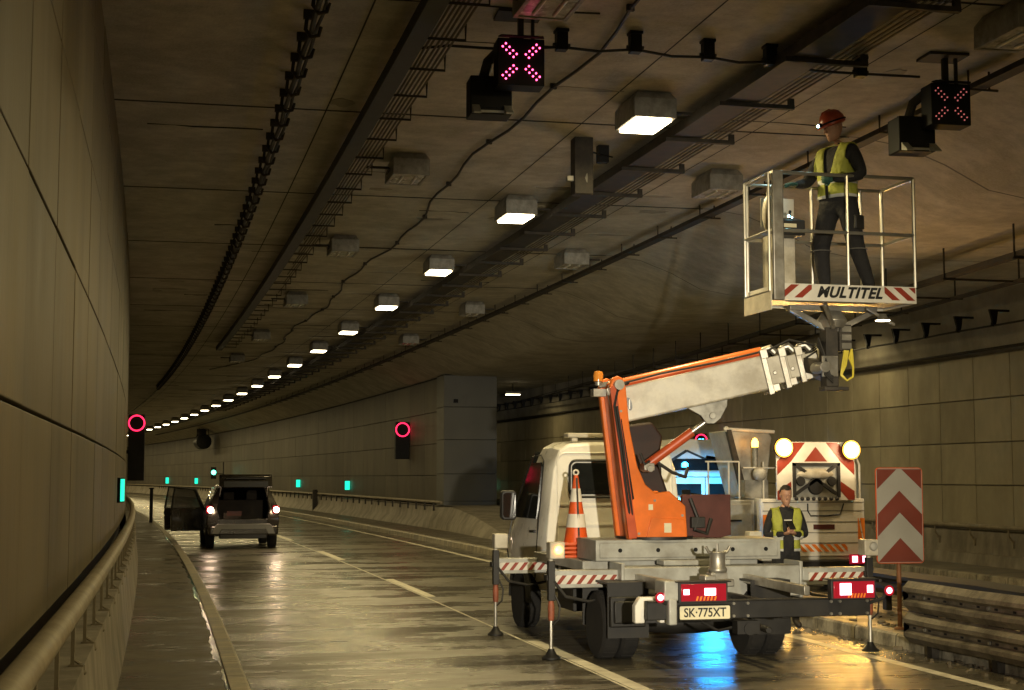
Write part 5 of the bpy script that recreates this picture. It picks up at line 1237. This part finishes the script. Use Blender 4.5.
# man in the basket: body frame faces +y, turned to face left
V = {'pelvis':((0,0,.98),(.165,.125)), 'belly':((0,.01,1.12),(.17,.135)), 'chest':((0,.0,1.34),(.205,.145)), 'neckb':((0,.0,1.50),(.085,.075)), 'neck':((0,.025,1.58),(.056,.056)), 
     'shl':((-.195,0,1.43),.085), 'ell':((-.30,-.02,1.17),.064), 'wrl':((-.13,.22,1.14),.038),
     'shr':((.195,0,1.43),.085), 'elr':((.27,.14,1.17),.060), 'wrr':((.19,.38,1.12),.036),
     'hil':((-.10,-.02,.90),.115), 'knl':((-.16,-.06,.50),.085), 'anl':((-.20,-.20,.10),.06), 'tol':((-.24,-.05,.045),.045),
     'hir':((.10,.02,.90),.115), 'knr':((.12,.12,.50),.085), 'anr':((.11,.08,.10),.06), 'tor':((.13,.24,.045),.045)}
Ed = [('pelvis','belly'),('belly','chest'),('chest','neckb'),('neckb','neck'),('chest','shl'),('shl','ell'),('ell','wrl'),('chest','shr'),('shr','elr'),('elr','wrr'),
      ('pelvis','hil'),('hil','knl'),('knl','anl'),('anl','tol'),('pelvis','hir'),('hir','knr'),('knr','anr'),('anr','tor')]
def vf(c):
    if c.z < .98 or c.z > 1.525 or abs(c.x) > .19 or c.y > .165: return False
    if c.y > .03 and abs(c.x) < .02+max(0,(c.z-1.12))*.2: return False      # open front
    return True
P1, Mh = person((6.74,14.70,3.735), R(112), 'worker in red helmet and yellow vest standing in the raised basket', V, Ed,
    [((.19,.38,1.12),(-.2,.9,.0),(0,0,-1),.35,1,-1), ((-.13,.22,1.14),(.85,.25,.1),(0,-.6,.2),.9,1,1)], M['jacket'], M['trouser'], None, vf, glove=M['glove'], hair=False, head=((0,.045,1.70),-.35,-.35))
P1.scale = (1.13,1.10,1.08)
hm = MB().lathe([(.098,.02),(.112,.03),(.115,.06),(.108,.10),(.085,.145),(.05,.17),(.01,.178)], (0,-.008,.0), 'z', 24, sy=1.12)
hm.prism([(.07*math.cos(t)*1.1,.085+.075*math.sin(t)) for t in [math.pi*k/10 for k in range(11)]], .022, .034, 'xy').tube([(0,-.12,.03),(0,-.10,.12),(0,-.02,.178),(0,.06,.165),(0,.11,.08)], .012, 6).xform(Mh)
ho = obj('helmet', hm, M['helmet'], P1)
obj('helmet_strap', MB().tube([(.116*math.cos(t),-.008+.13*math.sin(t),.055) for t in [2*math.pi*k/24 for k in range(24)]], .009, 5, closed=True).box(-.02,.02,.12,.145,.04,.075).xform(Mh), M['black'], ho)
obj('headlamp', MB().ball((0,.15,.058), .014, 10, 8).xform(Mh), M['head_led'], ho)
ld = bpy.data.lights.new('headlamp_light', 'SPOT'); ld.energy = 4; ld.color = (.55,.9,1); ld.spot_size = R(70); ld.shadow_soft_size = .015
lo = bpy.data.objects.new('headlamp_glow', ld); col.objects.link(lo); lo.parent = P1
lo.matrix_local = Mh @ Matrix.Translation((0,.175,.055)) @ Matrix.Rotation(R(60), 4, 'X')
# knee bands and pocket flap on the trousers
mb = MB()
for kx, ky, kz, r_ in ((-.16,-.07,.47,.095),(.12,.12,.47,.095)):
    mb.tube([(kx+r_*math.cos(t),ky+r_*math.sin(t),kz) for t in [2*math.pi*k/16 for k in range(16)]], .006, 4, closed=True)
obj('reflective_band', mb, M['silver'], P1)
obj('pocket', MB().box(-.235,-.20,-.10,.02,.66,.80), M['plastic'], P1, bevel=.01)

# second worker looking at a phone
V2 = dict(V)
V2.update({'shl':((-.19,0,1.44),.068), 'ell':((-.27,.0,1.17),.052), 'wrl':((-.06,.22,1.20),.033), 'shr':((.19,0,1.44),.068), 'elr':((.27,.0,1.17),.052), 'wrr':((.06,.22,1.20),.033),
           'knl':((-.11,.02,.50),.07), 'anl':((-.12,-.01,.10),.05), 'tol':((-.14,.14,.045),.04), 'knr':((.11,.02,.50),.07), 'anr':((.12,-.01,.10),.05), 'tor':((.14,.14,.045),.04), 'belly':((0,.02,1.12),(.155,.135))})
P2, Mh2 = person((7.20,17.4,0), R(172), 'worker in yellow vest standing behind the truck looking at a phone', V2, Ed,
    [((-.06,.22,1.20),(.55,.6,.25),(0,-.3,1),.8,1,1), ((.06,.22,1.20),(-.55,.6,.25),(0,-.3,1),.8,1,-1)], M['jacket'], M['trouser'], None,
    lambda c: vf(c) and not (c.y > 0 and abs(c.x) < .07), hair=True, head=((0,.045,1.68),0,-.30))
P2.scale = (.93,.95,.97)
obj('shirt_mark', MB().box(-.05,.05,.128,.142,1.36,1.375), M['wsheet'], P2)
ph = tag(obj('phone', MB().cbox((0,0,0),(.075,.012,.15), Matrix.Rotation(R(-50),3,'X')), M['black'], bevel=.004), 'dark phone held in both hands by the worker behind the truck', 'phone')
ph.location = (7.16,17.12,1.27)
